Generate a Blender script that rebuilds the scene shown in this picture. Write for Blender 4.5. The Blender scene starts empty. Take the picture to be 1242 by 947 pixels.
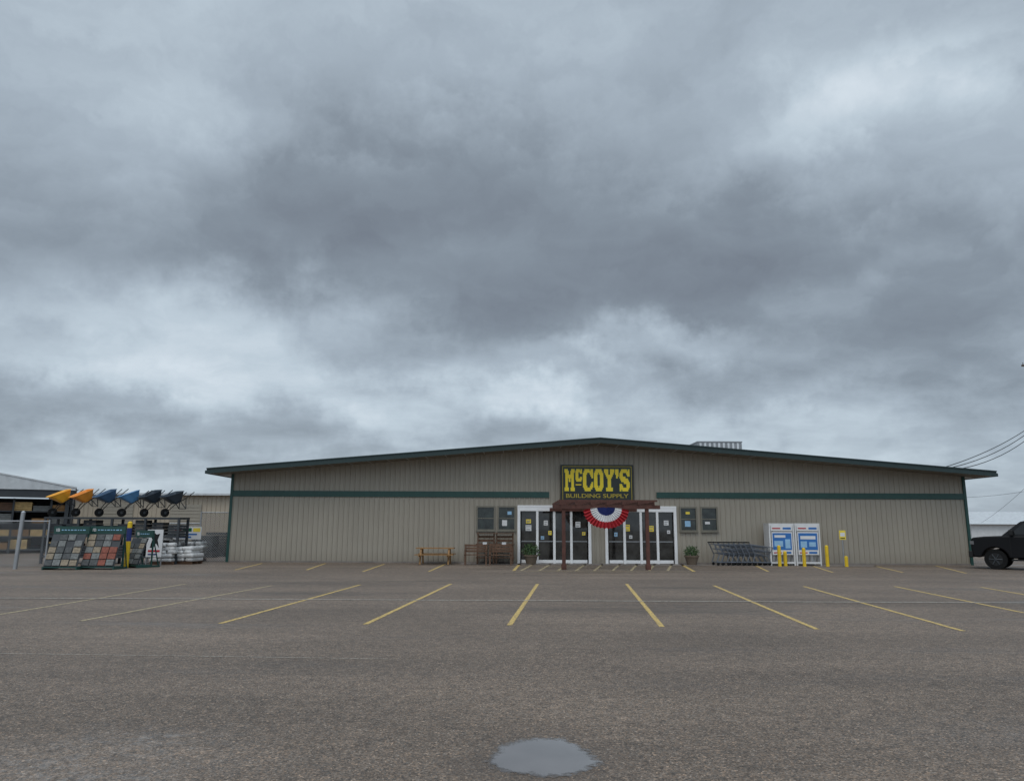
import bpy, math, random, bmesh
from mathutils import Matrix, Vector
random.seed(7)
scn = bpy.context.scene
scn.view_settings.view_transform = 'Standard'
scn.view_settings.look = 'None'
scn.view_settings.exposure = 0

# ------------------------------------------------------------ camera
F = 900.0
PITCH = math.radians(10.42); ROLL = math.radians(0.25)
CAM = Vector((0, 0, 1.6))
R = Matrix.Rotation(math.pi/2+PITCH, 3, 'X') @ Matrix.Rotation(ROLL, 3, 'Z')
cd = bpy.data.cameras.new('camera'); cam = bpy.data.objects.new('camera', cd)
scn.collection.objects.link(cam)
cam.matrix_world = Matrix.Translation(CAM) @ R.to_4x4()
cd.sensor_width = 36; cd.lens = 36*F/1242; cd.clip_end = 6000; cd.clip_start = 0.05
scn.camera = cam

def ray(px, py):
    return (R @ Vector(((px-621)/F, -(py-473.5)/F, -1))).normalized()
def P(px, py, Y):
    d = ray(px, py); t = (Y-CAM.y)/d.y
    return CAM + d*t
def G(px, py, z=0.0):
    d = ray(px, py); t = (z-CAM.z)/d.z
    p = CAM + d*t
    return Vector((p.x, p.y, z))

# ------------------------------------------------------------ materials
def lin(c):
    c = c/255.0
    return c/12.92 if c <= 0.04045 else ((c+0.055)/1.055)**2.4
def C(r, g, b): return (lin(r), lin(g), lin(b), 1)
def L(r, g=None, b=None):
    if g is None: g = b = r
    return (r, g, b, 1)

def mat(name, col, rough=0.6, metal=0.0, var=0.15, scale=3.0, bump=0.0, bscale=40, spec=0.5, coat=0.0):
    m = bpy.data.materials.new(name); m.use_nodes = True
    nt = m.node_tree; n = nt.nodes; l = nt.links
    b = n['Principled BSDF']
    b.inputs['Roughness'].default_value = rough
    b.inputs['Metallic'].default_value = metal
    b.inputs['Specular IOR Level'].default_value = spec
    b.inputs['Coat Weight'].default_value = coat
    tc = n.new('ShaderNodeTexCoord')
    no = n.new('ShaderNodeTexNoise'); no.inputs['Scale'].default_value = scale; no.inputs['Detail'].default_value = 6
    l.new(tc.outputs['Object'], no.inputs['Vector'])
    mr = n.new('ShaderNodeMapRange'); mr.inputs[1].default_value = 0.3; mr.inputs[2].default_value = 0.7
    mr.inputs[3].default_value = 1-var; mr.inputs[4].default_value = 1+var*0.6
    l.new(no.outputs['Fac'], mr.inputs[0])
    hv = n.new('ShaderNodeHueSaturation'); hv.inputs['Color'].default_value = col
    l.new(mr.outputs[0], hv.inputs['Value'])
    l.new(hv.outputs['Color'], b.inputs['Base Color'])
    if bump > 0:
        nb = n.new('ShaderNodeTexNoise'); nb.inputs['Scale'].default_value = bscale; nb.inputs['Detail'].default_value = 4
        l.new(tc.outputs['Object'], nb.inputs['Vector'])
        bp = n.new('ShaderNodeBump'); bp.inputs['Strength'].default_value = bump; bp.inputs['Distance'].default_value = 0.01
        l.new(nb.outputs['Fac'], bp.inputs['Height']); l.new(bp.outputs[0], b.inputs['Normal'])
    return m

def siding_mat(name, col, streak=0.25):
    m = mat(name, col, rough=0.5, var=0.06, scale=0.6)
    nt = m.node_tree; n = nt.nodes; l = nt.links
    b = n['Principled BSDF']
    src = b.inputs['Base Color'].links[0].from_socket
    tc = n.new('ShaderNodeTexCoord')
    mp = n.new('ShaderNodeMapping'); mp.inputs['Scale'].default_value = (6.5, 6.5, 0.35)
    l.new(tc.outputs['Object'], mp.inputs[0])
    no = n.new('ShaderNodeTexNoise'); no.inputs['Scale'].default_value = 1; no.inputs['Detail'].default_value = 5
    l.new(mp.outputs[0], no.inputs['Vector'])
    mr = n.new('ShaderNodeMapRange'); mr.inputs[1].default_value = 0.35; mr.inputs[2].default_value = 0.75
    mr.inputs[3].default_value = 0; mr.inputs[4].default_value = streak
    l.new(no.outputs['Fac'], mr.inputs[0])
    sx = n.new('ShaderNodeSeparateXYZ'); l.new(tc.outputs['Object'], sx.inputs[0])
    m2 = n.new('ShaderNodeMapRange'); m2.inputs[1].default_value = 0; m2.inputs[2].default_value = 0.6
    m2.inputs[3].default_value = 0.3; m2.inputs[4].default_value = 0
    l.new(sx.outputs['Z'], m2.inputs[0])
    ad = n.new('ShaderNodeMath'); ad.operation = 'ADD'; l.new(mr.outputs[0], ad.inputs[0]); l.new(m2.outputs[0], ad.inputs[1])
    mx = n.new('ShaderNodeMix'); mx.data_type = 'RGBA'
    l.new(ad.outputs[0], mx.inputs[0]); l.new(src, mx.inputs[6]); mx.inputs[7].default_value = (col[0]*0.5, col[1]*0.46, col[2]*0.43, 1)
    l.new(mx.outputs[2], b.inputs['Base Color'])
    return m

def wood_mat(name, col):
    return mat(name, col, rough=0.75, var=0.3, scale=5, bump=0.2)

M = {}
M['siding'] = siding_mat('tan_ribbed_siding', C(151, 144, 131), 0.13)
M['siding2'] = siding_mat('pale_warehouse_siding', C(172, 160, 142), 0.15)
M['green'] = mat('dark_green_metal', C(26, 66, 60), 0.45, var=0.12)
M['fascia'] = mat('fascia_green', C(30, 50, 50), 0.5, var=0.12)
M['roof'] = mat('grey_metal_roof', L(0.42, 0.43, 0.44), 0.4, metal=0.3)
M['roofw'] = mat('pale_metal_roof', L(0.5, 0.52, 0.53), 0.45)
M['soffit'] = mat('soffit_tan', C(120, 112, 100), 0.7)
M['white'] = mat('white_paint', L(0.6), 0.4, var=0.08)
M['alu'] = mat('white_door_frame', L(0.76), 0.35, var=0.05)
M['glass'] = mat('dark_glass', L(0.03, 0.03, 0.028), 0.04, var=0.8, scale=2.2, spec=0.75)
M['winglass'] = mat('grey_green_window_glass', L(0.022, 0.03, 0.026), 0.06, var=0.8, scale=3.5, spec=0.7)
M['carglass'] = mat('car_glass', L(0.006), 0.06, spec=0.35)
M['bronze'] = mat('bronze_window_frame', C(112, 108, 96), 0.5)
M['black'] = mat('black_plastic', L(0.012), 0.55, spec=0.3)
M['tyre'] = mat('tyre_rubber', L(0.010), 0.9, spec=0.2)
M['redwood'] = wood_mat('red_brown_stain', C(84, 51, 42))
M['yellow'] = mat('yellow_paint', C(215, 180, 30), 0.5, var=0.15)
M['steel'] = mat('galvanised_steel', L(0.38, 0.39, 0.4), 0.4, metal=0.7)
M['greymetal'] = mat('grey_painted_metal', L(0.22, 0.23, 0.24), 0.5, metal=0.2)
M['cartgrey'] = mat('blue_grey_cart_steel', L(0.15, 0.17, 0.20), 0.45, metal=0.3)
M['darksteel'] = mat('dark_rack_steel', L(0.03, 0.035, 0.04), 0.6)
M['pine'] = wood_mat('natural_wood', C(146, 110, 68))
M['brownwood'] = wood_mat('weathered_brown_wood', C(98, 72, 54))
M['plantpot'] = mat('planter_stone', C(105, 92, 78), 0.85, bump=0.3)
M['leaf'] = mat('leaf_green', L(0.035, 0.075, 0.025), 0.6, var=0.5, scale=9)
M['leaf2'] = mat('leaf_light_green', L(0.07, 0.12, 0.035), 0.6, var=0.5, scale=9)
M['soil'] = mat('soil', L(0.04, 0.03, 0.02), 0.95)
M['signblack'] = mat('sign_black', L(0.015, 0.02, 0.018), 0.4)
M['signyellow'] = mat('sign_yellow', C(222, 196, 38), 0.45, var=0.05)
M['signyellow2'] = mat('sign_small_letter_yellow', C(170, 152, 50), 0.5, var=0.05)
M['signgreen'] = mat('sign_green', C(14, 84, 60), 0.4, var=0.05)
M['blue'] = mat('navy_blue', C(36, 50, 110), 0.75)
M['red'] = mat('flag_red', C(172, 40, 48), 0.8)
M['flagwhite'] = mat('flag_white', L(0.72), 0.8)
M['skyblue'] = mat('cabinet_blue', C(44, 104, 170), 0.4)
M['paleblue'] = mat('pale_blue', C(140, 180, 210), 0.4)
M['paper'] = mat('paper_white', L(0.62), 0.7, var=0.05)
M['paperyellow'] = mat('paper_yellow', C(225, 200, 70), 0.6)
M['carpaint'] = mat('black_car_paint', L(0.003, 0.003, 0.004), 0.38, coat=0.03, var=0.1, spec=0.22)
M['lens'] = mat('lamp_lens', L(0.12), 0.15, var=0.2)
M['redlens'] = mat('red_lens', L(0.3, 0.01, 0.01), 0.2)
M['wbyellow'] = mat('tray_yellow', C(236, 172, 55), 0.4)
M['wborange'] = mat('tray_orange', C(228, 146, 55), 0.4)
M['wbblue'] = mat('tray_blue', C(84, 132, 174), 0.4)
M['wbblue2'] = mat('tray_slate_blue', C(66, 92, 118), 0.4)
M['wbdark'] = mat('tray_dark_slate', C(50, 60, 70), 0.4)
M['sack'] = mat('white_wrapped_sack', L(0.55, 0.55, 0.54), 0.5, var=0.3, scale=6, bump=0.5, bscale=10)
M['concrete'] = mat('concrete', L(0.2, 0.175, 0.155), 0.8, var=0.25, scale=1.2, bump=0.2)
M['s_grey'] = mat('paver_grey', C(112, 114, 112), 0.85, var=0.35, scale=14)
M['s_dark'] = mat('paver_charcoal', C(78, 80, 80), 0.85, var=0.35, scale=14)
M['s_red'] = mat('paver_red', C(130, 76, 62), 0.85, var=0.3, scale=14)
M['s_tan'] = mat('paver_tan', C(136, 124, 106), 0.85, var=0.35, scale=14)
M['polewood'] = wood_mat('pole_wood', C(80, 66, 54))
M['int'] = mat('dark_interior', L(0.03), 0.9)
M['lumber'] = wood_mat('stacked_lumber', C(190, 160, 108))

def water_mat():
    m = mat('puddle_water', L(0.19, 0.18, 0.175), 0.02, var=0.15, scale=2)
    nt = m.node_tree; n = nt.nodes; l = nt.links
    b = n['Principled BSDF']; b.inputs['IOR'].default_value = 1.85
    at = n.new('ShaderNodeAttribute'); at.attribute_name = 'depth'
    tc = n.new('ShaderNodeTexCoord'); no = n.new('ShaderNodeTexNoise'); no.inputs['Scale'].default_value = 14; no.inputs['Detail'].default_value = 8; no.inputs['Roughness'].default_value = 0.7
    l.new(tc.outputs['Object'], no.inputs['Vector'])
    ad = n.new('ShaderNodeMath'); ad.operation = 'MULTIPLY_ADD'; l.new(no.outputs['Fac'], ad.inputs[0]); ad.inputs[1].default_value = 1.5; l.new(at.outputs['Fac'], ad.inputs[2])
    r = n.new('ShaderNodeMapRange'); l.new(ad.outputs[0], r.inputs[0]); r.inputs[1].default_value = 0.95; r.inputs[2].default_value = 1.35
    tr = n.new('ShaderNodeBsdfTransparent'); mx = n.new('ShaderNodeMixShader')
    l.new(r.outputs[0], mx.inputs[0]); l.new(tr.outputs[0], mx.inputs[1]); l.new(b.outputs[0], mx.inputs[2])
    l.new(mx.outputs[0], n['Material Output'].inputs[0])
    return m
M['water'] = water_mat()

# ------------------------------------------------------------ mesh builder
class MB:
    def __init__(s): s.v = []; s.f = []; s.m = []; s.s = []
    def face(s, pts, m=0, sm=False):
        i = len(s.v); s.v += [tuple(p) for p in pts]; s.f.append(tuple(range(i, i+len(pts)))); s.m.append(m); s.s.append(sm)
    def box(s, a, b, m=0, X=None):
        x0, y0, z0 = [min(a[i], b[i]) for i in range(3)]; x1, y1, z1 = [max(a[i], b[i]) for i in range(3)]
        v = [Vector(p) for p in ((x0,y0,z0),(x1,y0,z0),(x1,y1,z0),(x0,y1,z0),(x0,y0,z1),(x1,y0,z1),(x1,y1,z1),(x0,y1,z1))]
        if X is not None: v = [X @ p for p in v]
        i = len(s.v); s.v += [tuple(p) for p in v]
        for q in ((0,3,2,1),(4,5,6,7),(0,1,5,4),(1,2,6,5),(2,3,7,6),(3,0,4,7)):
            s.f.append(tuple(i+k for k in q)); s.m.append(m); s.s.append(False)
    def cyl(s, p1, p2, r1, r2=None, n=10, m=0, caps=True):
        if r2 is None: r2 = r1
        p1 = Vector(p1); p2 = Vector(p2); d = (p2-p1).normalized()
        u = d.orthogonal().normalized(); w = d.cross(u)
        A = [p1+(u*math.cos(t)+w*math.sin(t))*r1 for t in [2*math.pi*k/n for k in range(n)]]
        B = [p2+(u*math.cos(t)+w*math.sin(t))*r2 for t in [2*math.pi*k/n for k in range(n)]]
        i = len(s.v); s.v += [tuple(p) for p in A+B]
        for k in range(n):
            s.f.append((i+k, i+(k+1)%n, i+n+(k+1)%n, i+n+k)); s.m.append(m); s.s.append(n >= 8)
        if caps:
            s.face(A[::-1], m); s.face(B, m)
    def tube(s, pts, r, n=6, m=0):
        for a, b in zip(pts[:-1], pts[1:]): s.cyl(a, b, r, n=n, m=m)
    def loft(s, rings, m=0, closed_first=True):
        idx = []
        for rg in rings:
            i = len(s.v); s.v += [tuple(p) for p in rg]; idx.append(i)
        n = len(rings[0])
        for a, b in zip(idx[:-1], idx[1:]):
            for k in range(n): s.f.append((a+k, a+(k+1)%n, b+(k+1)%n, b+k)); s.m.append(m); s.s.append(True)
        if closed_first: s.f.append(tuple(range(idx[0]+n-1, idx[0]-1, -1))); s.m.append(m); s.s.append(True)
    def prism(s, poly, y0, y1, m=0):
        A = [Vector((p[0], y0, p[1])) for p in poly]; B = [Vector((p[0], y1, p[1])) for p in poly]
        i = len(s.v); k = len(poly); s.v += [tuple(p) for p in A+B]
        s.f.append(tuple(range(i, i+k))); s.m.append(m); s.s.append(False)
        s.f.append(tuple(range(i+2*k-1, i+k-1, -1))); s.m.append(m); s.s.append(False)
        for j in range(k):
            s.f.append((i+j, i+k+j, i+k+(j+1)%k, i+(j+1)%k)); s.m.append(m); s.s.append(False)
    def build(s, name, mats, parent=None, world=False, bevel=0.0, fix=False):
        off = parent.location if (world and parent is not None) else Vector((0, 0, 0))
        me = bpy.data.meshes.new(name)
        me.from_pydata([tuple(Vector(p)-off) for p in s.v], [], s.f)
        for mm in mats: me.materials.append(M[mm] if isinstance(mm, str) else mm)
        me.polygons.foreach_set('material_index', s.m)
        me.polygons.foreach_set('use_smooth', s.s)
        me.update()
        if fix:
            bm = bmesh.new(); bm.from_mesh(me); bmesh.ops.recalc_face_normals(bm, faces=bm.faces); bm.to_mesh(me); bm.free()
        o = bpy.data.objects.new(name, me); scn.collection.objects.link(o)
        if parent is not None: o.parent = parent
        if bevel > 0:
            b = o.modifiers.new('b', 'BEVEL'); b.width = bevel; b.segments = 2; b.limit_method = 'ANGLE'
        return o

def thing(name, label, cat, loc=(0, 0, 0), rz=0.0, group=None):
    e = bpy.data.objects.new(name, None); e.empty_display_size = 0.3
    scn.collection.objects.link(e); e.location = loc; e.rotation_euler = (0, 0, rz)
    e['label'] = label; e['category'] = cat
    if group: e['group'] = group
    return e
def tag(o, label, cat, group=None):
    o['label'] = label; o['category'] = cat
    if group: o['group'] = group
    return o
def dup(t, loc, rz=None, label=None):
    c = t.copy(); scn.collection.objects.link(c); c.location = loc
    if rz is not None: c.rotation_euler = (t.rotation_euler[0], t.rotation_euler[1], rz)
    if label: c['label'] = label
    def rec(src, dst):
        for ch in list(src.children):
            k = ch.copy(); scn.collection.objects.link(k); k.parent = dst
            k.matrix_parent_inverse = ch.matrix_parent_inverse.copy(); rec(ch, k)
    rec(t, c)
    return c
def origin_mesh(o, loc):
    o.data.transform(Matrix.Translation(-Vector(loc))); o.location = loc
    return o
def text_mesh(name, body, size, matname, parent, loc, width=None, height=None, off=0.0):
    cu = bpy.data.curves.new(name, 'FONT'); cu.body = body; cu.size = size; cu.extrude = 0.004; cu.offset = off
    cu.align_x = 'CENTER'; cu.align_y = 'CENTER'
    o = bpy.data.objects.new('tmp', cu); scn.collection.objects.link(o)
    bpy.context.view_layer.update()
    me = bpy.data.meshes.new_from_object(o.evaluated_get(bpy.context.evaluated_depsgraph_get()))
    bpy.data.objects.remove(o)
    xs = [v.co.x for v in me.vertices]; ys = [v.co.y for v in me.vertices]
    cx = (min(xs)+max(xs))/2; cy = (min(ys)+max(ys))/2
    kx = width/(max(xs)-min(xs)) if width else 1; ky = height/(max(ys)-min(ys)) if height else kx
    me.transform(Matrix.Rotation(math.pi/2, 4, 'X') @ Matrix.Diagonal((kx, ky, 1, 1)) @ Matrix.Translation((-cx, -cy, 0)))
    me.materials.clear(); me.materials.append(M[matname])
    t = bpy.data.objects.new(name, me); scn.collection.objects.link(t); t.parent = parent; t.location = loc
    return t

# ------------------------------------------------------------ world
w = bpy.data.worlds.new('World'); scn.world = w; w.use_nodes = True
nt = w.node_tree; N = nt.nodes; LK = nt.links; N.clear()
out = N.new('ShaderNodeOutputWorld')
tc = N.new('ShaderNodeTexCoord')
def setin(sock, v):
    if hasattr(v, 'is_output'): LK.new(v, sock)
    else: sock.default_value = v
def ma(op, a, b=0.0, cl=False):
    n = N.new('ShaderNodeMath'); n.operation = op; n.use_clamp = cl; setin(n.inputs[0], a); setin(n.inputs[1], b); return n.outputs[0]
def vm(op, a, b=(0, 0, 0)):
    n = N.new('ShaderNodeVectorMath'); n.operation = op; setin(n.inputs[0], a); setin(n.inputs[1], b)
    return n.outputs['Value'] if op in ('LENGTH', 'DOT_PRODUCT') else n.outputs['Vector']
def mr(v, a, b, c, d, typ='SMOOTHSTEP'):
    n = N.new('ShaderNodeMapRange'); n.interpolation_type = typ; setin(n.inputs[0], v)
    n.inputs[1].default_value = a; n.inputs[2].default_value = b; n.inputs[3].default_value = c; n.inputs[4].default_value = d
    return n.outputs[0]
def noise(vec, sc, det, rough=0.55):
    n = N.new('ShaderNodeTexNoise'); LK.new(vec, n.inputs['Vector']); n.inputs['Scale'].default_value = sc
    n.inputs['Detail'].default_value = det; n.inputs['Roughness'].default_value = rough; return n
dirv = tc.outputs['Generated']
sp = N.new('ShaderNodeSeparateXYZ'); LK.new(dirv, sp.inputs[0])
el = ma('ARCSINE', sp.outputs['Z']); az = ma('ARCTAN2', sp.outputs['X'], sp.outputs['Y'])
cb = N.new('ShaderNodeCombineXYZ'); LK.new(az, cb.inputs[0]); LK.new(el, cb.inputs[1])
wn = noise(dirv, 4.2, 6, 0.62)
warp = vm('MULTIPLY', vm('SUBTRACT', wn.outputs['Color'], (0.5, 0.5, 0.5)), (0.38, 0.26, 0))
pv = vm('ADD', cb.outputs[0], warp)
blobs = [
 (80,60,300,180,0.10),(400,10,320,110,0.14),(700,30,260,110,0.08),(1160,40,260,160,0.10),(1090,105,130,48,0.20),(960,150,150,60,0.10),
 (1210,190,140,90,0.18),(640,275,440,105,-0.22),(220,255,330,90,-0.13),(500,190,240,80,-0.12),(900,300,260,85,-0.14),
 (1110,370,260,110,-0.18),(650,365,230,55,-0.16),(60,150,150,80,0.10),(310,160,140,40,0.12),
 (290,365,210,50,0.28),(90,430,240,70,0.24),(330,460,220,55,0.18),(520,490,150,45,0.22),(625,500,70,30,0.24),(690,440,70,26,0.24),(830,400,120,28,0.28),
 (1050,330,110,34,0.14),(800,500,150,38,0.20),(960,480,150,42,0.14),(1060,520,170,50,0.14),(1180,450,130,60,-0.08),
 (90,512,240,34,-0.14),(200,580,460,45,0.20),(1150,575,240,50,0.12),(620,400,90,30,-0.06)]
acc = None
for (bx, by, sx_, sy_, amp) in blobs:
    d = ray(bx, by); a0 = math.atan2(d.x, d.y); e0 = math.asin(d.z)
    v = vm('MULTIPLY', vm('SUBTRACT', pv, (a0, e0, 0)), (F/sx_*0.68, F/sy_*0.68, 0))
    k = mr(vm('LENGTH', v), 0, 1, amp, 0)
    acc = k if acc is None else ma('ADD', acc, k)
zc = ma('ADD', ma('MAXIMUM', sp.outputs['Z'], 0.0), 0.2)
cq = N.new('ShaderNodeCombineXYZ'); LK.new(ma('DIVIDE', sp.outputs['X'], zc), cq.inputs[0]); LK.new(ma('DIVIDE', sp.outputs['Y'], zc), cq.inputs[1])
qw = vm('ADD', cq.outputs[0], vm('MULTIPLY', warp, (1.6, 1.6, 0)))
f1 = noise(qw, 1.0, 7, 0.52)
f2 = noise(qw, 2.8, 7, 0.56)
fb = ma('ADD', ma('MULTIPLY', ma('SUBTRACT', f1.outputs['Fac'], 0.5), 0.5), ma('MULTIPLY', ma('SUBTRACT', f2.outputs['Fac'], 0.5), 0.55))
val = ma('ADD', ma('ADD', acc, fb), 0.53)
rp = N.new('ShaderNodeValToRGB'); LK.new(val, rp.inputs[0])
cr = rp.color_ramp; cr.interpolation = 'LINEAR'
cr.elements[0].position = 0.05; cr.elements[0].color = C(110, 117, 128)
cr.elements[1].position = 1.0; cr.elements[1].color = C(218, 229, 238)
e = cr.elements.new(0.35); e.color = C(136, 147, 158)
e = cr.elements.new(0.62); e.color = C(168, 181, 193)
e = cr.elements.new(0.8); e.color = C(192, 206, 217)
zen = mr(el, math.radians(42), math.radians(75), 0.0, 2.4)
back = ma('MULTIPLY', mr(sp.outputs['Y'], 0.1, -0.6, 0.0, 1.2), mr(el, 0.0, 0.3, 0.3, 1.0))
gain = ma('ADD', ma('ADD', zen, back), 1.0)  # gain added to unseen sky overhead and behind the camera, lighting wall and ground
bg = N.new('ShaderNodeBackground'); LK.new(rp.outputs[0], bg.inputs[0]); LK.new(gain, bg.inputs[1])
sky = N.new('ShaderNodeTexSky'); sky.sky_type = 'NISHITA'; sky.sun_disc = False
sky.sun_elevation = math.radians(55); sky.sun_rotation = math.radians(200)
bg2 = N.new('ShaderNodeBackground'); LK.new(sky.outputs[0], bg2.inputs[0]); bg2.inputs[1].default_value = 0.1
mxs = N.new('ShaderNodeMixShader'); mxs.inputs[0].default_value = 0.06
LK.new(bg.outputs[0], mxs.inputs[1]); LK.new(bg2.outputs[0], mxs.inputs[2]); LK.new(mxs.outputs[0], out.inputs[0])

sd = bpy.data.lights.new('sun', 'SUN'); sd.energy = 0.85; sd.angle = math.radians(35); sd.color = (1, 0.91, 0.80)
so = bpy.data.objects.new('sun', sd); scn.collection.objects.link(so)
so.rotation_euler = (math.radians(35), 0, math.radians(-20)); so.location = (0, 0, 30)

# ------------------------------------------------------------ ground
def ground_mat():
    m = bpy.data.materials.new('wet_chip_asphalt'); m.use_nodes = True
    nt = m.node_tree; n = nt.nodes; l = nt.links; b = n['Principled BSDF']
    tc = n.new('ShaderNodeTexCoord'); co = tc.outputs['Object']
    def nz(s, d=5, r=0.55, vec=None):
        k = n.new('ShaderNodeTexNoise'); k.inputs['Scale'].default_value = s; k.inputs['Detail'].default_value = d
        k.inputs['Roughness'].default_value = r; l.new(vec or co, k.inputs['Vector']); return k.outputs['Fac']
    def mp(v, a, b_, c, d):
        k = n.new('ShaderNodeMapRange'); l.new(v, k.inputs[0])
        for i, q in enumerate((a, b_, c, d)): k.inputs[i+1].default_value = q
        return k.outputs[0]
    def m_(op, a, b_):
        k = n.new('ShaderNodeMath'); k.operation = op
        for i, q in enumerate((a, b_)):
            if hasattr(q, 'is_output'): l.new(q, k.inputs[i])
            else: k.inputs[i].default_value = q
        return k.outputs[0]
    vo = n.new('ShaderNodeTexVoronoi'); vo.inputs['Scale'].default_value = 80; l.new(co, vo.inputs['Vector'])
    vo2 = n.new('ShaderNodeTexVoronoi'); vo2.inputs['Scale'].default_value = 28; l.new(co, vo2.inputs['Vector'])
    sep = n.new('ShaderNodeSeparateColor'); l.new(vo.outputs['Color'], sep.inputs[0])
    sep2 = n.new('ShaderNodeSeparateColor'); l.new(vo2.outputs['Color'], sep2.inputs[0])
    stretch = n.new('ShaderNodeMapping'); stretch.inputs['Scale'].default_value = (0.22, 1.0, 1); stretch.inputs['Rotation'].default_value = (0, 0, 0.12); l.new(co, stretch.inputs[0])
    a = mp(nz(0.22, 6), 0.3, 0.7, 0.80, 1.17)
    b2 = mp(nz(0.5, 6, 0.6, stretch.outputs[0]), 0.3, 0.7, 0.74, 1.22)
    c2 = mp(nz(6, 6, 0.8), 0.3, 0.7, 0.62, 1.34)
    sp_ = mp(sep.outputs[0], 0, 1, 0.42, 1.58)
    sp2 = mp(sep2.outputs[0], 0, 1, 0.86, 1.14)
    lt = mp(sep.outputs[1], 0.90, 0.97, 0, 1.3)
    v = m_('ADD', m_('MULTIPLY', m_('MULTIPLY', a, b2), m_('MULTIPLY', m_('MULTIPLY', c2, sp2), sp_)), lt)
    cm = n.new('ShaderNodeMix'); cm.data_type = 'RGBA'; l.new(sep.outputs[2], cm.inputs[0]); cm.inputs[6].default_value = (0.158, 0.108, 0.072, 1); cm.inputs[7].default_value = (0.122, 0.102, 0.084, 1)
    hs = n.new('ShaderNodeHueSaturation'); l.new(cm.outputs[2], hs.inputs['Color']); l.new(v, hs.inputs['Value'])
    def near(px, py, r0, r1, ns=1.6, na=1.1, sx=1.0):
        pc = G(px, py)
        sc = n.new('ShaderNodeVectorMath'); sc.operation = 'SUBTRACT'; l.new(co, sc.inputs[0]); sc.inputs[1].default_value = pc
        sm = n.new('ShaderNodeVectorMath'); sm.operation = 'MULTIPLY'; l.new(sc.outputs[0], sm.inputs[0]); sm.inputs[1].default_value = (sx, 1, 1)
        vs = n.new('ShaderNodeVectorMath'); vs.operation = 'LENGTH'; l.new(sm.outputs[0], vs.inputs[0])
        return mp(m_('ADD', vs.outputs['Value'], m_('MULTIPLY', nz(ns, 5, 0.65), na)), r0, r1, 1.0, 0.0)
    halo = m_('MULTIPLY', near(660, 920, 0.8, 1.4), 0.42)
    film = m_('MAXIMUM', near(50, 938, 0.95, 1.8, 3.0, 1.6, 0.5), near(175, 900, 0.85, 1.5, 3.5, 1.6, 0.6))
    film = m_('MAXIMUM', film, m_('MULTIPLY', near(1215, 890, 0.85, 1.6, 3.0, 1.6, 0.5), 0.7))
    film = m_('MULTIPLY', film, mp(nz(9, 5, 0.7), 0.42, 0.58, 0.25, 1.0))
    damp = mp(nz(0.45, 6, 0.6, stretch.outputs[0]), 0.54, 0.66, 0.0, 0.30)
    dk = m_('MAXIMUM', halo, damp)
    mx = n.new('ShaderNodeMix'); mx.data_type = 'RGBA'; l.new(dk, mx.inputs[0]); l.new(hs.outputs[0], mx.inputs[6]); mx.inputs[7].default_value = (0.052, 0.038, 0.028, 1)
    l.new(mx.outputs[2], b.inputs['Base Color'])
    wet = m_('MAXIMUM', mp(nz(0.45, 6, 0.6, stretch.outputs[0]), 0.55, 0.68, 0.0, 0.8), film)
    rr = m_('SUBTRACT', m_('SUBTRACT', 0.68, m_('MULTIPLY', wet, 0.44)), m_('MULTIPLY', halo, 0.3))
    l.new(rr, b.inputs['Roughness'])
    bp = n.new('ShaderNodeBump'); bp.inputs['Distance'].default_value = 0.008
    l.new(m_('SUBTRACT', 0.65, m_('MULTIPLY', wet, 0.55)), bp.inputs['Strength'])
    l.new(vo.outputs['Distance'], bp.inputs['Height']); l.new(bp.outputs[0], b.inputs['Normal'])
    return m
mb = MB(); mb.face([(-1500, -300, 0), (1500, -300, 0), (1500, 3000, 0), (-1500, 3000, 0)])
g = mb.build('ground', [ground_mat()]); g['kind'] = 'structure'

def paint_mat(name, col, wear):
    m = bpy.data.materials.new(name); m.use_nodes = True
    nt = m.node_tree; n = nt.nodes; l = nt.links; b = n['Principled BSDF']; b.inputs['Roughness'].default_value = 0.65
    tc = n.new('ShaderNodeTexCoord')
    k = n.new('ShaderNodeTexNoise'); k.inputs['Scale'].default_value = 16; k.inputs['Detail'].default_value = 8; k.inputs['Roughness'].default_value = 0.8
    l.new(tc.outputs['Object'], k.inputs['Vector'])
    r = n.new('ShaderNodeMapRange'); l.new(k.outputs['Fac'], r.inputs[0]); r.inputs[1].default_value = 0.60-wear*0.3; r.inputs[2].default_value = 0.70-wear*0.3
    mx = n.new('ShaderNodeMix'); mx.data_type = 'RGBA'; l.new(r.outputs[0], mx.inputs[0]); mx.inputs[6].default_value = col; mx.inputs[7].default_value = (0.13, 0.10, 0.075, 1)
    l.new(mx.outputs[2], b.inputs['Base Color'])
    return m
M['liney'] = paint_mat('worn_yellow_line', C(200, 170, 98), 0.38)
M['liney2'] = paint_mat('faded_pale_line', C(180, 164, 126), 0.46)
M['linew'] = paint_mat('faded_white_line', C(174, 167, 156), 0.4)
def line(name, p1, p2, wd, m, z=0.004):
    a = G(*p1); b = G(*p2); d = (b-a); d.z = 0; d.normalize(); s = Vector((-d.y, d.x, 0))*wd/2
    mb = MB(); k = 12
    for i in range(k):
        t0 = i/k; t1 = (i+1)/k; q0 = a.lerp(b, t0); q1 = a.lerp(b, t1)
        mb.face([q0-s+Vector((0,0,z)), q1-s+Vector((0,0,z)), q1+s+Vector((0,0,z)), q0+s+Vector((0,0,z))])
    o = mb.build(name, [m], fix=True); o['kind'] = 'structure'; origin_mesh(o, (a+b)/2)
    return o
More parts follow.
